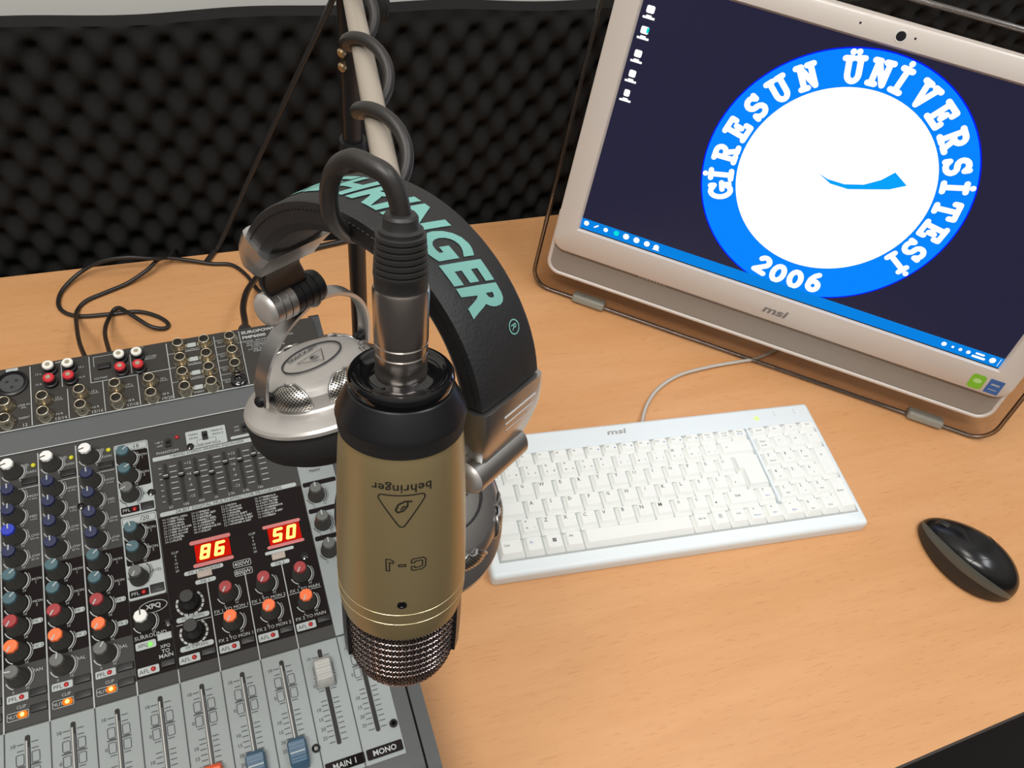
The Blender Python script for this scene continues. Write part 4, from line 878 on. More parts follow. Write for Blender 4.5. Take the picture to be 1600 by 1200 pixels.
for i in range(8): mb.box(((82 + i * 4.2) * q, -38.6 * q, -5.2 * q), ((84 + i * 4.2) * q, -34.4 * q, -3.4 * q))
mb.build('vent_slots', M['bezel'], mon, smooth=0)
# ------------------------------------------------------------------ mouse
def mouse():
    p0 = onz(1448, 838, 0); p1 = onz(1566, 921, 0)
    c = (p0 + p1) / 2; d = (p1 - p0); c = onz(1511, 879, 0.010); c.z = 0
    yaw = atan2(d.y, d.x)
    yaw = radians(-65); c = onz(1513, 869, 0.010); c.z = 0
    Mx = Matrix.Translation(c) @ Matrix.Rotation(yaw, 4, 'Z')
    t = thing('computer_mouse', 'black computer mouse with a grey side band at the right of the desk', 'mouse', Mx)
    LH, WH, HH = 0.0510, 0.0305, 0.034
    def surf(a, e, lift=0.0):   # a around (0 = palm end), e elevation 0..pi/2
        ce = cos(e) ** 0.78; se = sin(e) ** 0.85
        x = LH * cos(a) * ce; w = WH * (1 + 0.07 * cos(a) - 0.08 * (cos(a) ** 2)); y = w * sin(a) * ce
        h = HH * (0.98 + 0.16 * (x / LH) - 0.16 * (x / LH) ** 2)
        y += (-0.003 * (1 - (x / LH) ** 2))
        if sin(a) < 0: y += 0.0032 * (1 - (x / LH) ** 2) * max(0.0, 1 - abs(e - 0.35) / 0.5)
        return Vector((x, y, 0.0035 + h * se + lift))
    def el(a):
        q_ = -sin(a + 0.12)
        return 0.0 if q_ <= 0 else 0.80 * q_ ** 0.7
    NA, NE = 96, 14
    def patch(nm, mt, f0, f1):
        mb = MB(); L = []
        for j in range(NE + 1):
            L.append([surf(2 * pi * i / NA, f0(2 * pi * i / NA) + (f1(2 * pi * i / NA) - f0(2 * pi * i / NA)) * j / NE) for i in range(NA)])
        mb.loft(L, cap=False); o = mb.build(nm, M[mt], t, smooth=70); return o
    top_ = pi / 2 - 0.001
    patch('top_shell', 'mouse_top', el, lambda a: top_)
    def band(nm, mt, k0, k1):
        mb = MB(); L = []
        for j in range(9):
            L.append([surf(pi - 0.12 + pi * i / 60, el(pi - 0.12 + pi * i / 60) * (k0 + (k1 - k0) * j / 8)) for i in range(61)])
        mb.loft(L, cap=False, closed=False); mb.build(nm, M[mt], t, smooth=70)
    band('side_band', 'mouse_side', 0.50, 1.0); band('side_grip', 'mouse_grip', 0.0, 0.50)
    mb = MB(); ring_ = [surf(2 * pi * k / 48, 0) for k in range(48)]
    mb.loft([[(p.x * 0.93, p.y * 0.93, 0.0008) for p in ring_], [(p.x, p.y, 0.0036) for p in ring_]]); mb.build('base_plate', M['black'], t)
    mb = MB(); pts = [surf(a, e, 0.0001) for a, e in [(radians(-88), 0.82), (radians(-84), 1.0), (radians(-70), 1.2), (radians(-10), 1.33), (radians(70), 1.2), (radians(88), 0.9), (radians(92), 0.5)]]
    mb.tube(spline(pts, 6), 0.00028, 0, 6); mb.build('seam', M['blackmatte'], t)
    mb = MB(); pts = [surf(pi, e, 0.0001) for e in (0.45, 0.7, 0.9, 1.1, 1.3)]; mb.tube(spline(pts, 6), 0.00028, 0, 6); mb.build('seam', M['blackmatte'], t)
    w = surf(pi, 0.95); mb = MB(); mb.lathe([(0.0078, -0.003), (0.0088, -0.002), (0.0088, 0.002), (0.0078, 0.003)], 0, Matrix.Translation((w.x, w.y, w.z - 0.0070)) @ Matrix.Rotation(pi / 2, 4, 'X'), 24); mb.build('scroll_wheel', M['rubber'], t)
mouse()

# ------------------------------------------------------------------ microphone
th = radians(33)
P0 = at(627, 580, 0.288)
axv = (W @ Vector((-0.072, cos(th), sin(th))).normalized()).normalized()      # from the plug end towards the grille
view = (P0 + axv * 0.07 - CAM); front = -(view - axv * view.dot(axv)).normalized()   # side of the body turned to the camera
MICM = frameM(P0, front.cross(axv).normalized() * -1 if False else axv.cross(front), front * -1, axv)
# x: to the right seen from the front with the axis down
xr = (W @ Vector((1, 0, 0))); xr = (xr - axv * xr.dot(axv)).normalized(); yr = axv.cross(xr)
MICM = frameM(P0, xr, yr, axv)
mic = thing('condenser_microphone', 'gold studio microphone hanging upside down over the mixer, black collar, wire grille', 'microphone', MICM)
mb = MB(); mb.lathe([(9.6 * mm, 1.0 * mm), (10.8 * mm, 2.0 * mm), (14.6 * mm, 1.8 * mm), (16.0 * mm, 0.2 * mm), (16.9 * mm, -0.8 * mm), (18.3 * mm, -0.9 * mm), (19.1 * mm, 0.2 * mm), (19.3 * mm, 1.8 * mm), (18.9 * mm, 5.2 * mm), (18.2 * mm, 5.8 * mm)], 0, None, 64)
tag(mb.build('locking_ring', M['blackgloss'], mic, smooth=50), 'glossy black ring around the plug socket')
mb = MB(); mb.lathe([(18.4 * mm, 4.6 * mm), (19.4 * mm, 5.4 * mm), (23.7 * mm, 13.6 * mm), (24.2 * mm, 15.6 * mm)], 0, None, 64, cap=False); mb.lathe([(24.2 * mm, 15.6 * mm), (24.0 * mm, 16.4 * mm), (23.4 * mm, 22.0 * mm), (22.4 * mm, 22.4 * mm)], 1, None, 64, cap=False)
mb.lathe([(22.0 * mm, 21.0 * mm), (18.4 * mm, 4.7 * mm)], 0, None, 64)
tag(mb.build('collar', [M['satinblack'], M['blackmatte']], mic, smooth=20), 'satin black tapered collar')
mb = MB(); prof = [(22.6, 22.0), (23.0, 24), (23.7, 30), (24.6, 42), (25.5, 60), (26.2, 78), (26.6, 92), (26.6, 104), (26.0, 110), (25.4, 113.5), (24.4, 114.2)]
mb.lathe([(r * mm, z * mm) for r, z in prof], 0, None, 96); mb.build('body', M['gold'], mic, smooth=40)
def rbody(z):
    for (r0, z0), (r1, z1) in zip(prof[:-1], prof[1:]):
        if z0 <= z <= z1: return r0 + (r1 - r0) * (z - z0) / (z1 - z0)
    return prof[-1][0]
mb = MB()
for z in (97.5, 103.0): mb.lathe([((rbody(z) - 0.3) * mm, (z - 0.3) * mm), ((rbody(z) + 0.1) * mm, z * mm), ((rbody(z) - 0.3) * mm, (z + 0.3) * mm)], 0, None, 96, cap=False)
tag(mb.build('body_groove', M['goldline'], mic, smooth=30), 'two bright thin rings low on the gold body')
# front angle (in the mic frame) facing the camera
fl = MICM.inverted().to_3x3() @ front; FA = atan2(fl.y, fl.x)
mb = MB(); z = 91.5; r = rbody(z); Tm = Matrix.Rotation(FA, 4, 'Z') @ Matrix.Translation(((r - 0.6) * mm, 0, z * mm)) @ Matrix.Rotation(pi / 2, 4, 'Y')
mb.lathe([(1.9 * mm, 0), (1.9 * mm, 0.9 * mm), (1.2 * mm, 1.0 * mm), (1.0 * mm, 0.7 * mm)], 0, Tm, 18); tag(mb.build('retaining_screw', M['blackgloss'], mic), 'small black screw on the gold body')
def wrap_body(mb, vs, fs, zc, off=0.15, mi=0, T2=None):
    """flat (x,y) in mm, x grows to the viewer's right, y grows downwards along the axis"""
    P = []
    for x, y in vs:
        z = zc + y; r = rbody(z) + off; a = FA + x / r * WRAP
        P.append((r * mm * cos(a), r * mm * sin(a), z * mm))
    mb.add(P, fs, None, mi)
# sign so that +x goes to the camera's right
test = (Matrix.Rotation(FA + 0.3, 3, 'Z') @ Vector((1, 0, 0))) - (Matrix.Rotation(FA, 3, 'Z') @ Vector((1, 0, 0)))
WRAP = 1.0 if (MICM.to_3x3() @ test).dot(W @ Vector((1, 0, 0))) > 0 else -1.0
def subdivide(vs, fs, maxl):
    import bmesh
    bm = bmesh.new(); bv = [bm.verts.new((x, y, 0)) for x, y in vs]
    for f in fs:
        try: bm.faces.new([bv[i] for i in f])
        except Exception: pass
    bmesh.ops.triangulate(bm, faces=bm.faces[:])
    for _ in range(6):
        ed = [e for e in bm.edges if e.calc_length() > maxl]
        if not ed: break
        bmesh.ops.subdivide_edges(bm, edges=ed, cuts=1); bmesh.ops.triangulate(bm, faces=[f for f in bm.faces if len(f.verts) > 3])
    bm.verts.index_update(); out = [(v.co.x, v.co.y) for v in bm.verts], [tuple(v.index for v in f.verts) for f in bm.faces]
    bm.free(); return out
mb = MB()
vs, fs, tw, thh = text2d('behringer', 1.0, 0.012, 3, 1.05); k = 22.0 / tw
v2, f2 = subdivide([(-x * k * 1.0, y * 4.8 / thh) for x, y in vs], fs, 1.2); wrap_body(mb, v2, f2, 33.8)
def strokes(mb, pts, t, zc, closed=True):
    pts = pts + [pts[0]] if closed else pts
    for a, b in zip(pts[:-1], pts[1:]):
        m2 = MB(); capsule(m2, a, b, t, 0, 0, 4); v3, f3 = subdivide([(p.x, p.y) for p in m2.v], m2.f, 1.0); wrap_body(mb, v3, f3, zc)
tri = []
for cx, cy, a0, a1 in ((-7.2, -4.6, 150, 270), (7.2, -4.6, -90, 30), (0, 7.0, 45, 135)):
    for t in range(5):
        a = radians(a0 + (a1 - a0) * t / 4); tri.append((cx + 1.4 * cos(a), cy + 1.4 * sin(a)))
strokes(mb, tri, 0.26, 43.2)
# the ear-and-wave mark inside the triangle
strokes(mb, [(3.6, -3.2), (1.2, -3.4), (-1.2, -2.0), (-2.2, 0.6), (-1.4, 1.6), (0.6, 0.8), (2.0, -1.0), (2.2, -2.6)], 0.35, 43.2, False)
strokes(mb, [(-0.2, 0.2), (0.6, -1.0), (1.2, -1.2)], 0.3, 43.2, False)
# C-1 in outline letters, upside down
def ol(pts): strokes(mb, [(-x, -y) for x, y in pts], 0.24, 70.5)
ol([(-4.2, 2.9), (-8.0, 2.9), (-9.2, 1.8), (-9.2, -1.8), (-8.0, -2.9), (-4.2, -2.9), (-3.6, -2.3), (-3.6, -0.9), (-4.9, -0.9), (-4.9, -1.6), (-7.4, -1.6), (-7.9, -1.2), (-7.9, 1.2), (-7.4, 1.6), (-4.9, 1.6), (-4.9, 0.9), (-3.6, 0.9), (-3.6, 2.3)])
ol([(-1.4, 0.45), (1.2, 0.45), (1.2, -0.45), (-1.4, -0.45)])
ol([(4.4, 2.9), (6.0, 2.9), (6.0, -2.9), (4.7, -2.9), (4.7, 1.4), (3.2, 1.0), (3.2, 2.2)])
tag(mb.build('print', M['blackprint'], mic, smooth=0), 'dark lettering and triangle mark, upside down')
# wire grille: inner dark core and woven wires
gp = [(24.4, 114), (24.2, 120), (24.0, 128), (23.6, 136), (22.6, 143), (20.6, 149), (17.2, 153.6), (12.5, 156.6), (7, 158.0), (2, 158.4)]
def gsx(z): return 1.0
mb = MB(); mb.lathe([((r - 1.3) * mm, (z - 1.0) * mm) for r, z in gp], 0, None, 48); core = mb.build('grille_core', M['blackmatte'], mic)
fine = spline([(r, 0, z) for r, z in gp], 6)
acc = [0.0]
for a, b in zip(fine[:-1], fine[1:]): acc.append(acc[-1] + (b - a).length)
def gpt(s):
    for i in range(len(acc) - 1):
        if acc[i] <= s <= acc[i + 1]:
            t = (s - acc[i]) / (acc[i + 1] - acc[i] + 1e-9); return fine[i].lerp(fine[i + 1], t)
    return fine[-1]
mb = MB(); ROWS = 32; NW = 104; tot = acc[-1]
for i in range(ROWS):          # horizontal crimped hoops
    s = tot * (i + 0.5) / ROWS; p = gpt(s); pn = gpt(min(tot, s + 0.3)); tg = (pn - p).normalized(); nr = Vector((tg.z, 0, -tg.x))
    nw = NW if p.x > 9 else NW // 2
    if p.x < 3: continue
    pts = []
    for j in range(nw * 2 + 1):
        a = 2 * pi * j / (nw * 2); o_ = 0.36 * (1 if (j + i) % 2 else -1); q3 = p + nr * o_
        pts.append((q3.x * mm * cos(a), q3.x * mm * sin(a), q3.z * mm))
    mb.tube(pts, 0.27 * mm, 0, 5, cap=False)
for j in range(NW):            # meridian wires
    a = 2 * pi * j / NW; pts = []
    for i in range(ROWS * 2):
        s = tot * (i + 0.5) / (ROWS * 2); p = gpt(s); pn = gpt(min(tot, s + 0.3)); tg = (pn - p).normalized(); nr = Vector((tg.z, 0, -tg.x))
        if p.x < 9 and j % 2: break
        if p.x < 3: break
        o_ = 0.36 * (1 if (i // 2 + j) % 2 else -1); q3 = p + nr * o_
        tw = a + 0.0 * s; pts.append((q3.x * mm * cos(tw), q3.x * mm * sin(tw), q3.z * mm))
    mb.tube(pts, 0.25 * mm, 0, 5)
tag(mb.build('wire_grille', M['grillewire'], mic, smooth=60), 'woven copper-grey wire grille')
for sgn in (0, pi):            # side supports beside the grille
    mb = MB(); a0 = FA + pi / 2 + sgn; L = []
    for rr_, z in ((25.9, 110), (25.9, 128), (25.5, 139), (24.6, 143)):
        wdt = 0.46 if z < 141 else 0.34
        L.append([((rr_ - d2) * mm * cos(a0 + wdt * f), (rr_ - d2) * mm * sin(a0 + wdt * f), z * mm) for f, d2 in ((-1, 0), (-.5, 0), (0, 0), (.5, 0), (1, 0), (1, 1.4), (.5, 1.4), (0, 1.4), (-.5, 1.4), (-1, 1.4))])
    mb.loft(L); mb.build('grille_support', M['satinblack'], mic, smooth=30)

# ------------------------------------------------------------------ microphone cable with plug
tubeA = at(551, 0, 0.49); tubeB = at(605, 275, 0.352)
cab = thing('microphone_cable', 'thick black microphone cable plugged into the gold microphone, coiled up the boom tube', 'cable', MICM.copy())
mb = MB(); mb.lathe([(9.3 * mm, 2.2 * mm), (9.35 * mm, 0.5 * mm), (9.35 * mm, -8.6 * mm), (9.1 * mm, -9.0 * mm), (9.1 * mm, -9.8 * mm), (9.45 * mm, -10.2 * mm), (9.45 * mm, -12.6 * mm), (9.2 * mm, -13.0 * mm), (9.2 * mm, -13.8 * mm), (9.55 * mm, -14.2 * mm), (9.7 * mm, -33.0 * mm), (9.3 * mm, -34.0 * mm)], 0, None, 40); mb.build('plug_shell', M['nickel'], cab, smooth=30)
mb = MB(); pf = [(9.0, -33.5), (9.1, -38.0)]
for i in range(7): z = -38.4 - i * 2.15; r = 9.3 - i * 0.16; pf += [(r, z), (r, z - 1.2), (r - 1.0, z - 1.5), (r - 1.0, z - 2.2)]
pf += [(7.4, -54.2), (6.0, -54.8), (5.8, -55.4), (5.7, -58.2), (5.0, -59.2), (3.8, -59.4)]
mb.lathe([(r * mm, z * mm) for r, z in pf], 0, None, 36); tag(mb.build('strain_relief', M['rubber'], cab, smooth=30), 'ribbed black rubber boot')
CI = MICM.inverted()
top = P0 - axv * 0.060
pth = [P0 - axv * 0.054, P0 - axv * 0.060, at(617, 297, 0.252), at(602, 272, 0.250), at(578, 258, 0.251), at(552, 248, 0.254), at(529, 258, 0.259), at(517, 282, 0.266), at(514, 312, 0.277), at(520, 342, 0.292), at(537, 362, 0.312), at(562, 368, 0.338), at(590, 350, 0.362), at(612, 318, 0.378)]
axis = (tubeA - tubeB).normalized(); e1 = axis.orthogonal().normalized(); e2 = axis.cross(e1)
toC = (CAM - tubeB); toC = (toC - axis * toC.dot(axis)).normalized(); rightv = axis.cross(toC)
if rightv.dot(W @ Vector((1, 0, 0))) < 0: rightv = -rightv
Ltube = (tubeA - tubeB).length
def hel(s, ph, r=0.0105):       # s distance from B along the tube, phase: 0 = right, 90 = front
    return tubeB + axis * s + rightv * (r * cos(ph)) + toC * (r * sin(ph))
n = 150; hp = []
s0, s1 = -0.004, Ltube * 1.30
turns = 3.35
for i in range(n + 1):
    f_ = i / n; hp.append(hel(s0 + (s1 - s0) * f_, radians(-120) + f_ * turns * 2 * pi, 0.0098 + 0.0012 * sin(f_ * 20)))
full = spline(pth, 8)[:-1] + hp
mb = MB(); mb.tube(full, 0.0033, 0, 14, CI); mb.build('cord', M['cable'], cab, smooth=60)

# ------------------------------------------------------------------ microphone stand
J = tubeA + axis * (Ltube * 0.28)
stand = thing('microphone_stand', 'desk stand with black pole and grey boom tube holding the microphone', 'microphone stand', Matrix.Translation((J.x, J.y, 0)))
SI = Matrix.Translation((-J.x, -J.y, 0))
endT = tubeB - axis * 0.028
mb = MB(); mb.tube([endT, tubeB, tubeA, J + axis * 0.10], 0.0058, 0, 24, SI); mb.build('boom_tube', M['tubegrey'], stand, smooth=60)
Pole = Vector((J.x, J.y, 0))
off = -0.0
mb = MB(); mb.lathe([(0.0078, 0.02), (0.0078, J.z + 0.045)], 0, None, 24)
mb.lathe([(0.0105, 0.262), (0.0115, 0.264), (0.0115, 0.286), (0.0105, 0.288)], 0, None, 24)
mb.build('pole', M['black'], stand, smooth=40)
mb = MB(); mb.lathe([(0.034, 0.0), (0.034, 0.006), (0.030, 0.010), (0.014, 0.014), (0.012, 0.03), (0.009, 0.032)], 0, None, 40); mb.build('base', M['black'], stand, smooth=40)
mb = MB(); mb.box((-0.016, -0.016, J.z - 0.012), (0.016, 0.016, J.z + 0.03), 0, None, 0.004); mb.build('boom_clamp', M['black'], stand, smooth=40)
for py in (75, 97):
    lo, hi = 0.25, J.z + 0.03
    for _ in range(30):
        md = (lo + hi) / 2
        if project_y(Vector((J.x, J.y, md))) > py: lo = md
        else: hi = md
    dd_ = Vector((J.x, J.y, lo)); dirn = (CAM - dd_); dirn.z = 0; dirn.normalize(); dirn = (dirn + Vector((-0.9, 0, 0))).normalized()
    mb = MB(); mb.lathe([(0.0032, 0), (0.0034, 0.003), (0.002, 0.0042)], 0, SI @ frame_z(dd_ + dirn * 0.0068, dirn), 14); mb.build('clamp_screw', M['brass'], stand)
mb = MB(); kc = at(597, 2, 0.565); kd = (Vector((J.x, J.y, kc.z)) - kc); ln = kd.length; kd.normalize()
pf = [(0.010, 0.0)] + [(0.0125 if i % 2 else 0.0115, 0.002 + i * 0.0016) for i in range(8)] + [(0.006, 0.0155), (0.006, ln)]
mb.lathe(pf, 0, SI @ frame_z(kc, kd), 24); mb.build('clamp_knob', M['blackmatte'], stand, smooth=20)
# clip from the boom end down to the collar of the microphone
ringback = P0 - front * 0.0185 + axv * 0.003
mb = MB(); pts = [endT + axis * 0.01, endT - axis * 0.004, (endT + ringback) / 2 - front * 0.008, ringback - front * 0.004 + axv * -0.008, ringback]
mb.tube(spline(pts, 6), 0.0042, 0, 12, SI); mb.build('clip_arm', M['black'], stand, smooth=60)

# ------------------------------------------------------------------ headphones
HPm = (Vector((0.0449, 0.2389, 0.3965)), 0.6088, 0.1466, -0.2613, 0.0739, 0.0722)
Rm = Matrix.Rotation(HPm[1], 3, 'Z') @ Matrix.Rotation(HPm[2], 3, 'Y') @ Matrix.Rotation(HPm[3], 3, 'X')
hw, hh, hv = Rm.col[0], Rm.col[1], Rm.col[2]
HRM = frameM(HPm[0], hw, hh, hv); HI = HRM.inverted()
hpn = thing('headphones', 'black and silver studio headphones hung over the microphone boom', 'headphones', HRM)
WB = 0.038
def bandp(x, ph, off=0.0):   # local coordinates, x across, ph angle in degrees, off outward
    a = radians(ph); rh, rv = HPm[4], HPm[5]
    n_ = Vector((0, cos(a) / rh, sin(a) / rv)).normalized()
    return Vector((x, rh * cos(a), rv * sin(a))) + n_ * off
# band: padded, rounded cross-section swept over the arc
def band_section(ph):
    S = []; w = WB / 2
    if ph < 42: w *= 1 - 0.06 * (42 - ph) / 12
    for x, o_ in ((-w, -0.003), (-w * 0.99, -0.0006), (-w * 0.93, 0.0), (-w * 0.5, 0.0004), (0, 0.0006), (w * 0.5, 0.0004), (w * 0.93, 0.0), (w * 0.99, -0.0006), (w, -0.003), (w * 0.99, -0.0095), (w * 0.85, -0.0135), (w * 0.4, -0.0150), (-w * 0.4, -0.0150), (-w * 0.85, -0.0135), (-w * 0.99, -0.0095)):
        S.append(bandp(x, ph, o_))
    return S
PH0, PH1 = 36, 176
mb = MB(); mb.loft([band_section(PH0 + (PH1 - PH0) * i / 60) for i in range(61)]); mb.build('headband', M['leather'], hpn, smooth=30)
# stitched seam along both edges
for sx in (-1, 1):
    mb = MB()
    for i in range(70):
        a = PH0 + (PH1 - PH0) * i / 70; b = a + 1.2
        mb.tube([bandp(sx * (WB / 2 + 0.0002), a, -0.0035), bandp(sx * (WB / 2 + 0.0002), b, -0.0035)], 0.0003, 0, 5)
    mb.build('stitching', M['black'], hpn, smooth=0)
# lettering on the band, reads from the far-left end towards the right end
mb = MB()
vs, fs, tw, thh = text2d('BEHRINGER', 1.0, 0.042, 4, 1.06)
def arc_len_table():
    T_ = []; s = 0; prev = bandp(0, 30)
    for i in range(0, 1500):
        ph = 30 + i * 0.1; p = bandp(0, ph); s += (p - prev).length; prev = p; T_.append((ph, s))
    return T_
AT = arc_len_table()
def ph_at(s):
    lo, hi = 0, len(AT) - 1
    while hi - lo > 1:
        m_ = (lo + hi) // 2
        if AT[m_][1] < s: lo = m_
        else: hi = m_
    a, b = AT[lo], AT[hi]; t = (s - a[1]) / (b[1] - a[1] + 1e-12); return a[0] + (b[0] - a[0]) * max(0, min(1, t))
def s_at(ph):
    return min(AT, key=lambda t: abs(t[0] - ph))[1]
S0, S1 = s_at(61), s_at(151); Lt = S1 - S0; hgt = 0.0200
# direction: s grows towards the right end; letter tops point to +x (far side) or -x
def on_band(vs, fs, sc, sgn=1, x0=0.0, off=0.0008, mi=0):
    P = []
    for x, y in vs:
        wx_ = x0 + sgn * y; w = WB / 2; o_ = 0.0006 - 0.0006 * (abs(wx_) / w) ** 2 + 0.00035
        p = bandp(wx_, ph_at(sc + x), o_); P.append(p)
    mb.add(P, fs, None, mi)
kx_ = Lt / (tw + 0.22 * thh); ky_ = hgt / thh
v2, f2 = subdivide([(x * kx_ + 0.30 * y * ky_, y * ky_) for x, y in vs], fs, 0.003)
on_band(v2, f2, (S0 + S1) / 2, 1, 0.0)
# registered mark
rc = s_at(156.5); P = []
def ringflat(cx, cy, r, t, n=20):
    return [(cx + (r + (t if i % 2 else -t)) * cos(2 * pi * (i // 2) / n), cy + (r + (t if i % 2 else -t)) * sin(2 * pi * (i // 2) / n)) for i in range(2 * n)], [((2 * i) % (2 * n), (2 * i + 1) % (2 * n), (2 * i + 3) % (2 * n), (2 * i + 2) % (2 * n)) for i in range(n)]
v3, f3 = ringflat(0, 0.0085, 0.0029, 0.00028); on_band(v3, f3, rc)
vs, fs, tw, thh = text2d('R', 1.0, 0.01, 2); k = 0.0030 / thh
on_band([(x * k, y * k + 0.0085) for x, y in vs], fs, rc)
tag(mb.build('band_lettering', M['teal'], hpn, smooth=0), 'teal slanted capital letters across the headband')
# end blocks
def end_block(ph0, ph1, right):
    mb = MB(); L = []
    n = 10
    for i in range(n + 1):
        f_ = i / n; ph = ph0 + (ph1 - ph0) * f_
        w = WB / 2 + 0.0016
        w *= (1 - 0.55 * max(0, f_ - 0.35) ** 1.8) if right else (1 - 0.30 * max(0, f_ - 0.4) ** 1.5)
        t1 = 0.0022 - 0.001 * f_; t2 = -0.0165 + 0.004 * f_
        sec = [(-w, t2 + 0.003), (-w, t1 - 0.004), (-w * 0.93, t1 - 0.0008), (-w * 0.8, t1), (w * 0.8, t1), (w * 0.93, t1 - 0.0008), (w, t1 - 0.004), (w, t2 + 0.003), (w * 0.9, t2), (-w * 0.9, t2)]
        L.append([bandp(x, ph, o_) for x, o_ in sec])
    mb.loft(L); o = mb.build('end_block', M['silver'], hpn, smooth=30)
    if right:
        g = MB()
        for i in range(4):
            ph = ph0 + (ph1 - ph0) * (0.22 + i * 0.13)
            g.tube([bandp(-0.008 + i * 0.0012, ph, 0.0020 - 0.0003 * i), bandp(0.0135 - i * 0.0012, ph, 0.0020 - 0.0003 * i)], 0.00055, 0, 6)
        g.build('groove', M['silverlight'], o)
    return o
tag(end_block(177, 203, True), 'silver end block with four grooves'); tag(end_block(38, 21, False), 'silver end block')
def pivot(c, d, L1_, r, labelled=True):
    """ribbed cylinder along hw centred at c"""
    a = c - hw * L1_ / 2; z = hw
    Tm = HI @ frame_z(a, z); mb = MB(); pf = [(r * 0.55, -0.0022), (r * 0.80, -0.0016), (r * 0.92, -0.0002), (r, 0.001)]
    mb.lathe(pf, 0, Tm, 36); m1 = mb.build('hinge_cap', M['silverlight'], hpn, smooth=40)
    mb = MB(); pf = [(r, 0.0005)]; n = 7
    for i in range(n):
        z0 = 0.001 + (L1_ - 0.002) * i / n; z1 = 0.001 + (L1_ - 0.002) * (i + 1) / n
        pf += [(r, z0), (r, z1 - 0.0007), (r - 0.0006, z1 - 0.0005), (r - 0.0006, z1 - 0.0001)]
    pf.append((r * 0.9, L1_)); return mb, pf, Tm
def hinge(c, L1_, r, splitf, dark):
    mb, pf, Tm = pivot(c, 0, L1_, r)
    if dark:      # silver ribs, then a black ribbed half
        k_ = len(pf) * 4 // 9
        mb.lathe(pf[:k_], 0, Tm, 36); mb.build('hinge_barrel', M['silver'], hpn, smooth=30)
        m2 = MB(); m2.lathe([(r * 0.97, z_) if r_ == r else (r_, z_) for r_, z_ in pf[k_ - 1:]], 0, Tm, 36); tag(m2.build('hinge_barrel', M['satinblack'], hpn, smooth=30), 'black ribbed hinge barrel')
    else:
        mb.lathe([(r, 0.0005), (r, L1_ - 0.001), (r * 0.9, L1_)], 0, Tm, 36); mb.build('hinge_barrel', M['silver'], hpn, smooth=30)
hL = at(456, 464, 0.405); hR = at(768, 714, 0.352)
hinge(hL, 0.0330, 0.0090, 0.5, True); hinge(hR, 0.034, 0.0082, 0.5, False)
# sliders between block and hinge
def strip(pts, wv, w, t, name, m, taper=1.0):
    """flat bar through pts, width along wv"""
    mb = MB(); L = []; P = spline(pts, 6)
    for i, p in enumerate(P):
        tg = (P[min(i + 1, len(P) - 1)] - P[max(0, i - 1)]).normalized(); wv2 = (wv - tg * wv.dot(tg)).normalized(); nn = tg.cross(wv2)
        ww = w * (1 + (taper - 1) * i / (len(P) - 1))
        L.append([HI @ (p + wv2 * a * ww / 2 + nn * b * t / 2) for a, b in ((-1, -.6), (-1, .6), (-.9, 1), (.9, 1), (1, .6), (1, -.6), (.9, -1), (-.9, -1))])
    mb.loft(L); return mb.build(name, m, hpn, smooth=30)
bl = HRM @ bandp(0, 14, -0.007); br = HRM @ bandp(0, 198, -0.007)
strip([HRM @ bandp(0.0, 24, -0.008), bl, (bl + hL) / 2, hL], hw, 0.023, 0.0045, 'size_slider', M['black'])
strip([HRM @ bandp(0.0, 190, -0.008), br, hR], hw, 0.024, 0.006, 'size_slider', M['silver'])

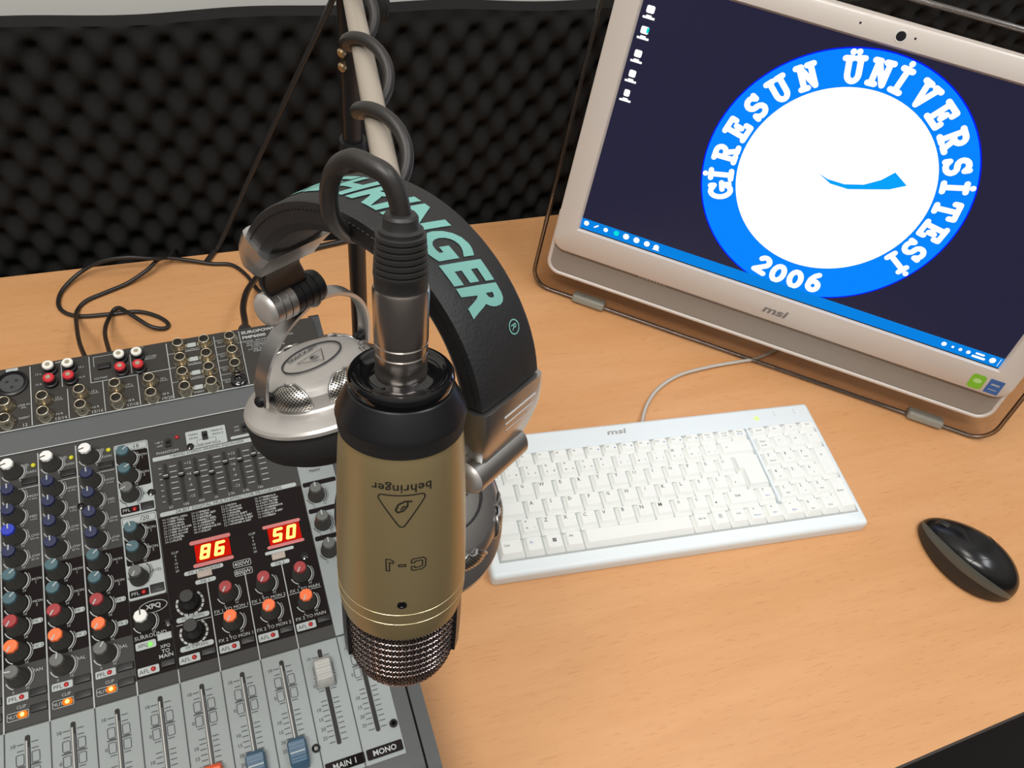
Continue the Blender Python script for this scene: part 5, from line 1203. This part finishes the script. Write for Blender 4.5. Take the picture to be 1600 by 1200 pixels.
def cup(c, nrm, hingep, left):
    nrm = nrm.normalized(); x = (hw - nrm * hw.dot(nrm)).normalized(); y = nrm.cross(x)
    Tc = frameM(c, x, y, nrm); T = HI @ Tc
    base = bpy.data.objects.new('ear_cup', None)
    mb = MB()
    # flange, wall, shoulder, flat top
    mb.lathe([(0.030, -0.020), (0.0445, -0.0200), (0.0462, -0.0185), (0.0462, -0.0165), (0.0450, -0.0150), (0.0385, -0.0118), (0.0340, -0.0108), (0.0331, -0.0095), (0.0326, -0.0020)], 0, T, 72, cap=False)
    mb.lathe([(0.0326, -0.0020), (0.0314, 0.0010), (0.0284, 0.0035), (0.0250, 0.0048), (0.010, 0.0056), (0.001, 0.0057)], 0, T, 72, cap=False)
    shell = mb.build('ear_cup', M['silverlight'] if left else M['silver'], hpn, smooth=25)  # both cups are alike; the right one has shade painted as darker silver
    # oval badge
    mb = MB()
    if not left:
        mb.lathe([(0.0022, 0.0040), (0.0020, 0.0060)], 0, T @ Matrix.Translation((0.026, -0.004, 0)), 16); tag(mb.build('side_mark', M['rcared'], shell), 'small red dot'); mb = MB()
    if left: put_text(mb, 'HPX2000', 0, -0.0085 if not left else 0.0085, 0.0064, 0.0034, T=T, mi=0, bold=0.02, rot=pi if left else 0, sx=1.15)
    for a in range(40):
        t0, t1 = 2 * pi * a / 40, 2 * pi * (a + 1) / 40
        mb.tube([T @ Vector((0.0185 * cos(t0), 0.0140 * sin(t0), 0.0060)), T @ Vector((0.0185 * cos(t1), 0.0140 * sin(t1), 0.0060))], 0.0005, 0, 5)
    tri = [(-0.009, 0.002), (0.009, 0.002), (0.0, -0.0105)] if left else [(-0.009, -0.002), (0.009, -0.002), (0, 0.0105)]
    for a, b in zip(tri, tri[1:] + tri[:1]): capsule(mb, a, b, 0.00022, 0.0063, 0, 3, T)
    cyy = -0.0025 if left else 0.0025
    for r_ in (0.0012, 0.0024): arc2(mb, 0, cyy, r_, 0, 320, 0.0005, 0.0063, 0, 14, T)
    mb.build('badge', M['mx_dark'], shell, smooth=0)
    # punched grilles around the shoulder: four windows
    for ang in (-60, 0, 60, 120, 180, 240):
        g = MB(); L = []
        a0 = radians(ang + (-38 if left else -45)); n_ = 10
        prof_ = ((0.0334, -0.0098, 1), (0.0350, -0.0070, 1), (0.0356, -0.0040, 1), (0.0350, -0.0010, 0.95), (0.0334, 0.0015, 0.82), (0.0311, 0.0036, 0.58), (0.0288, 0.0044, 0.30))
        for r_, z_, kf in prof_:
            hw_ = radians(21) * kf
            L.append([((r_ - 0.0016 * abs(2 * k_ / n_ - 1) ** 3) * cos(a0 + hw_ * (2 * k_ / n_ - 1)), (r_ - 0.0016 * abs(2 * k_ / n_ - 1) ** 3) * sin(a0 + hw_ * (2 * k_ / n_ - 1)), z_ + 0.0003) for k_ in range(n_ + 1)])
        g.loft(L, 0, T, cap=False, closed=False)
        go = g.build('vent_grille', M['punched'], shell, smooth=60)
        uvl = go.data.uv_layers.new(name='UVMap'); nn_ = n_ + 1
        for lp in go.data.loops:
            rw, cl_ = divmod(lp.vertex_index, nn_); kf = prof_[rw][2]
            uvl.data[lp.index].uv = ((cl_ / n_ - 0.5) * kf * 17.0, rw * 2.0)
        fr = MB(); loop = L[0] + [r[-1] for r in L[1:]] + list(reversed(L[-1][:-1])) + [r[0] for r in reversed(L[:-1])]
        fr.tube(loop, 0.0008, 0, 6, T); fr.build('vent_frame', M['silver'], shell, smooth=60)
    # cushion
    cu = MB(); cu.lathe([(0.020, -0.0205), (0.0445, -0.0205), (0.0468, -0.023), (0.0470, -0.031), (0.0448, -0.037), (0.0400, -0.041), (0.034, -0.0425), (0.028, -0.041), (0.0245, -0.036), (0.024, -0.024)], 0, T, 72)
    cu.build('ear_cushion', M['cloth'], hpn, smooth=60)
    # yoke: half ring from pivot to pivot over the hinge side
    hd = (hingep - c); hd = (hd - x * hd.dot(x)); hl_ = hd.length; hd.normalize()
    px_ = 0.0385; wv = hd.cross(x).normalized()
    pts = []
    for i in range(13):
        a = pi * i / 12; pts.append(c + x * (px_ * cos(a)) * (1.0 + 0.0 * sin(a)) + hd * (hl_ * 0.86 * (sin(a) ** 0.75)) - nrm * 0.002 * abs(cos(a)))
    for s_ in (-1, 1):
        pass
    mb = MB(); L = []; P = spline(pts, 4)
    for i, p in enumerate(P):
        tg = (P[min(i + 1, len(P) - 1)] - P[max(0, i - 1)]).normalized(); nn = tg.cross(wv).normalized()
        L.append([HI @ (p + wv * a + nn * b) for a, b in ((-0.0042, -0.0012), (-0.0042, 0.0008), (-0.003, 0.0016), (-0.0008, 0.0012), (0.0008, 0.0012), (0.003, 0.0016), (0.0042, 0.0008), (0.0042, -0.0012))])
    mb.loft(L); mb.build('yoke', M['silver'], hpn, smooth=40)
    for s_ in (-1, 1):
        mb = MB(); mb.lathe([(0.0032, -0.004), (0.0032, 0.0035), (0.0022, 0.0045)], 0, HI @ frame_z(c + x * s_ * (px_ - 0.0015), x * s_), 16)
        mb.build('pivot_pin', M['satinblack'], hpn, smooth=40)
    mid = c + hd * hl_ * 0.86
    mb = MB(); mb.tube([HI @ mid, HI @ (hingep)], 0.0055, 0, 14); mb.build('yoke_stem', M['blackgloss'], hpn, smooth=60)
    return shell
nL = W @ Vector((-0.18, -0.85, -0.50))
cL = at(492, 572, 0.455)
tag(cup(cL, nL, hL, True), 'silver ear cup with an oval badge')
nR = (-hh * 0.74 + hv * 0.67); nR = nR.normalized()
cR = at(700, 786, 0.408)
tag(cup(cR, nR, hR, False), 'silver ear cup behind the microphone, its shade put into a darker silver')

# ------------------------------------------------------------------ loose cables on the desk
def cable(name, pts, r, m, label, k=8):
    mb = MB(); c = Vector(pts[0]); T = Matrix.Translation(-c)
    mb.tube(spline(pts, k), r, 0, 10, T); o = mb.build(name, m, None, smooth=60, loc=c); return tag(o, label, 'cable')
Z0 = 0.0028
def c2(px, py, z=0.0028): return tuple(onz(px, py, z))
backp = MXM @ Vector((0.070, 0.2985, 0))
p1 = MXM @ Vector((0.0640, 0.2990, -0.02)); p2 = MXM @ Vector((0.0830, 0.2990, -0.02))
cable('audio_cable', [tuple(p1), c2(124, 535, 0.05), c2(119, 500, 0.012), c2(121, 485), c2(135, 470), c2(165, 457), c2(200, 442, 0.004), c2(230, 422, 0.010), c2(252, 404, 0.012), c2(290, 406, 0.006), c2(330, 412), c2(362, 414), c2(385, 430), c2(402, 452), c2(418, 462), c2(430, 480), c2(432, 500)], 0.0022, M['cable'], 'thin black cable running from the mixer back towards the headphones, straighter of two')
cable('audio_cable', [tuple(p2), c2(164, 520, 0.03), c2(173, 492, 0.006), c2(185, 481, 0.006), c2(205, 492, 0.008), c2(235, 510, 0.006), c2(258, 513), c2(262, 505), c2(245, 494), c2(215, 487), c2(170, 491, 0.0028), c2(125, 494), c2(99, 487), c2(91, 472), c2(100, 450, 0.004), c2(128, 424, 0.010), c2(160, 408, 0.022), c2(200, 402, 0.026), c2(240, 404, 0.020), c2(262, 402, 0.010), tuple(onz(272, 399, 0.0) + Vector((0.002, 0.012, -0.004))), tuple(onz(272, 399, 0.0) + Vector((0.004, 0.014, -0.05)))], 0.0022, M['cable'], 'thin black cable looped and twisted on the desk behind the mixer')
pk = MXM @ Vector((0.1975, 0.2995, -0.012))
cable('power_cable', [tuple(pk), c2(383, 505, 0.07), c2(380, 480, 0.050), c2(386, 455, 0.03), c2(400, 435, 0.012), c2(415, 420, 0.005), c2(440, 405, 0.004), c2(490, 388, 0.004), c2(540, 376, 0.004), c2(575, 366, 0.004)], 0.0034, M['cable'], 'thick black cable rising from a plug at the back of the mixer')
mb = MB(); d_ = (Vector(c2(383, 505, 0.07)) - pk).normalized(); mb.lathe([(0.0062, 0), (0.0062, 0.012), (0.0045, 0.016), (0.0036, 0.022)], 0, None, 20)
o = mb.build('plug', M['rubber'], None, smooth=40)
pc = [x for x in bpy.data.objects if x.name.startswith('power_cable')][0]; o.parent = pc; o.matrix_local = Matrix.Translation(-Vector(pc.location)) @ frame_z(pk, d_)
cable('hanging_cable', [tuple(J + Vector((0.0, 0.018, 0.022))), tuple(J + Vector((-0.004, 0.10, 0.030))), tuple(ony(532, -45, 0.735)), tuple(ony(521, -4, 0.756)), tuple(ony(470, 105, 0.762)), tuple(ony(420, 212, 0.765)), tuple(ony(372, 318, 0.762)), tuple(ony(342, 384, 0.752)), c2(334, 394, 0.0036), c2(322, 410, 0.0036)], 0.0030, M['cable'], 'straight black cable hanging diagonally in front of the wall foam')
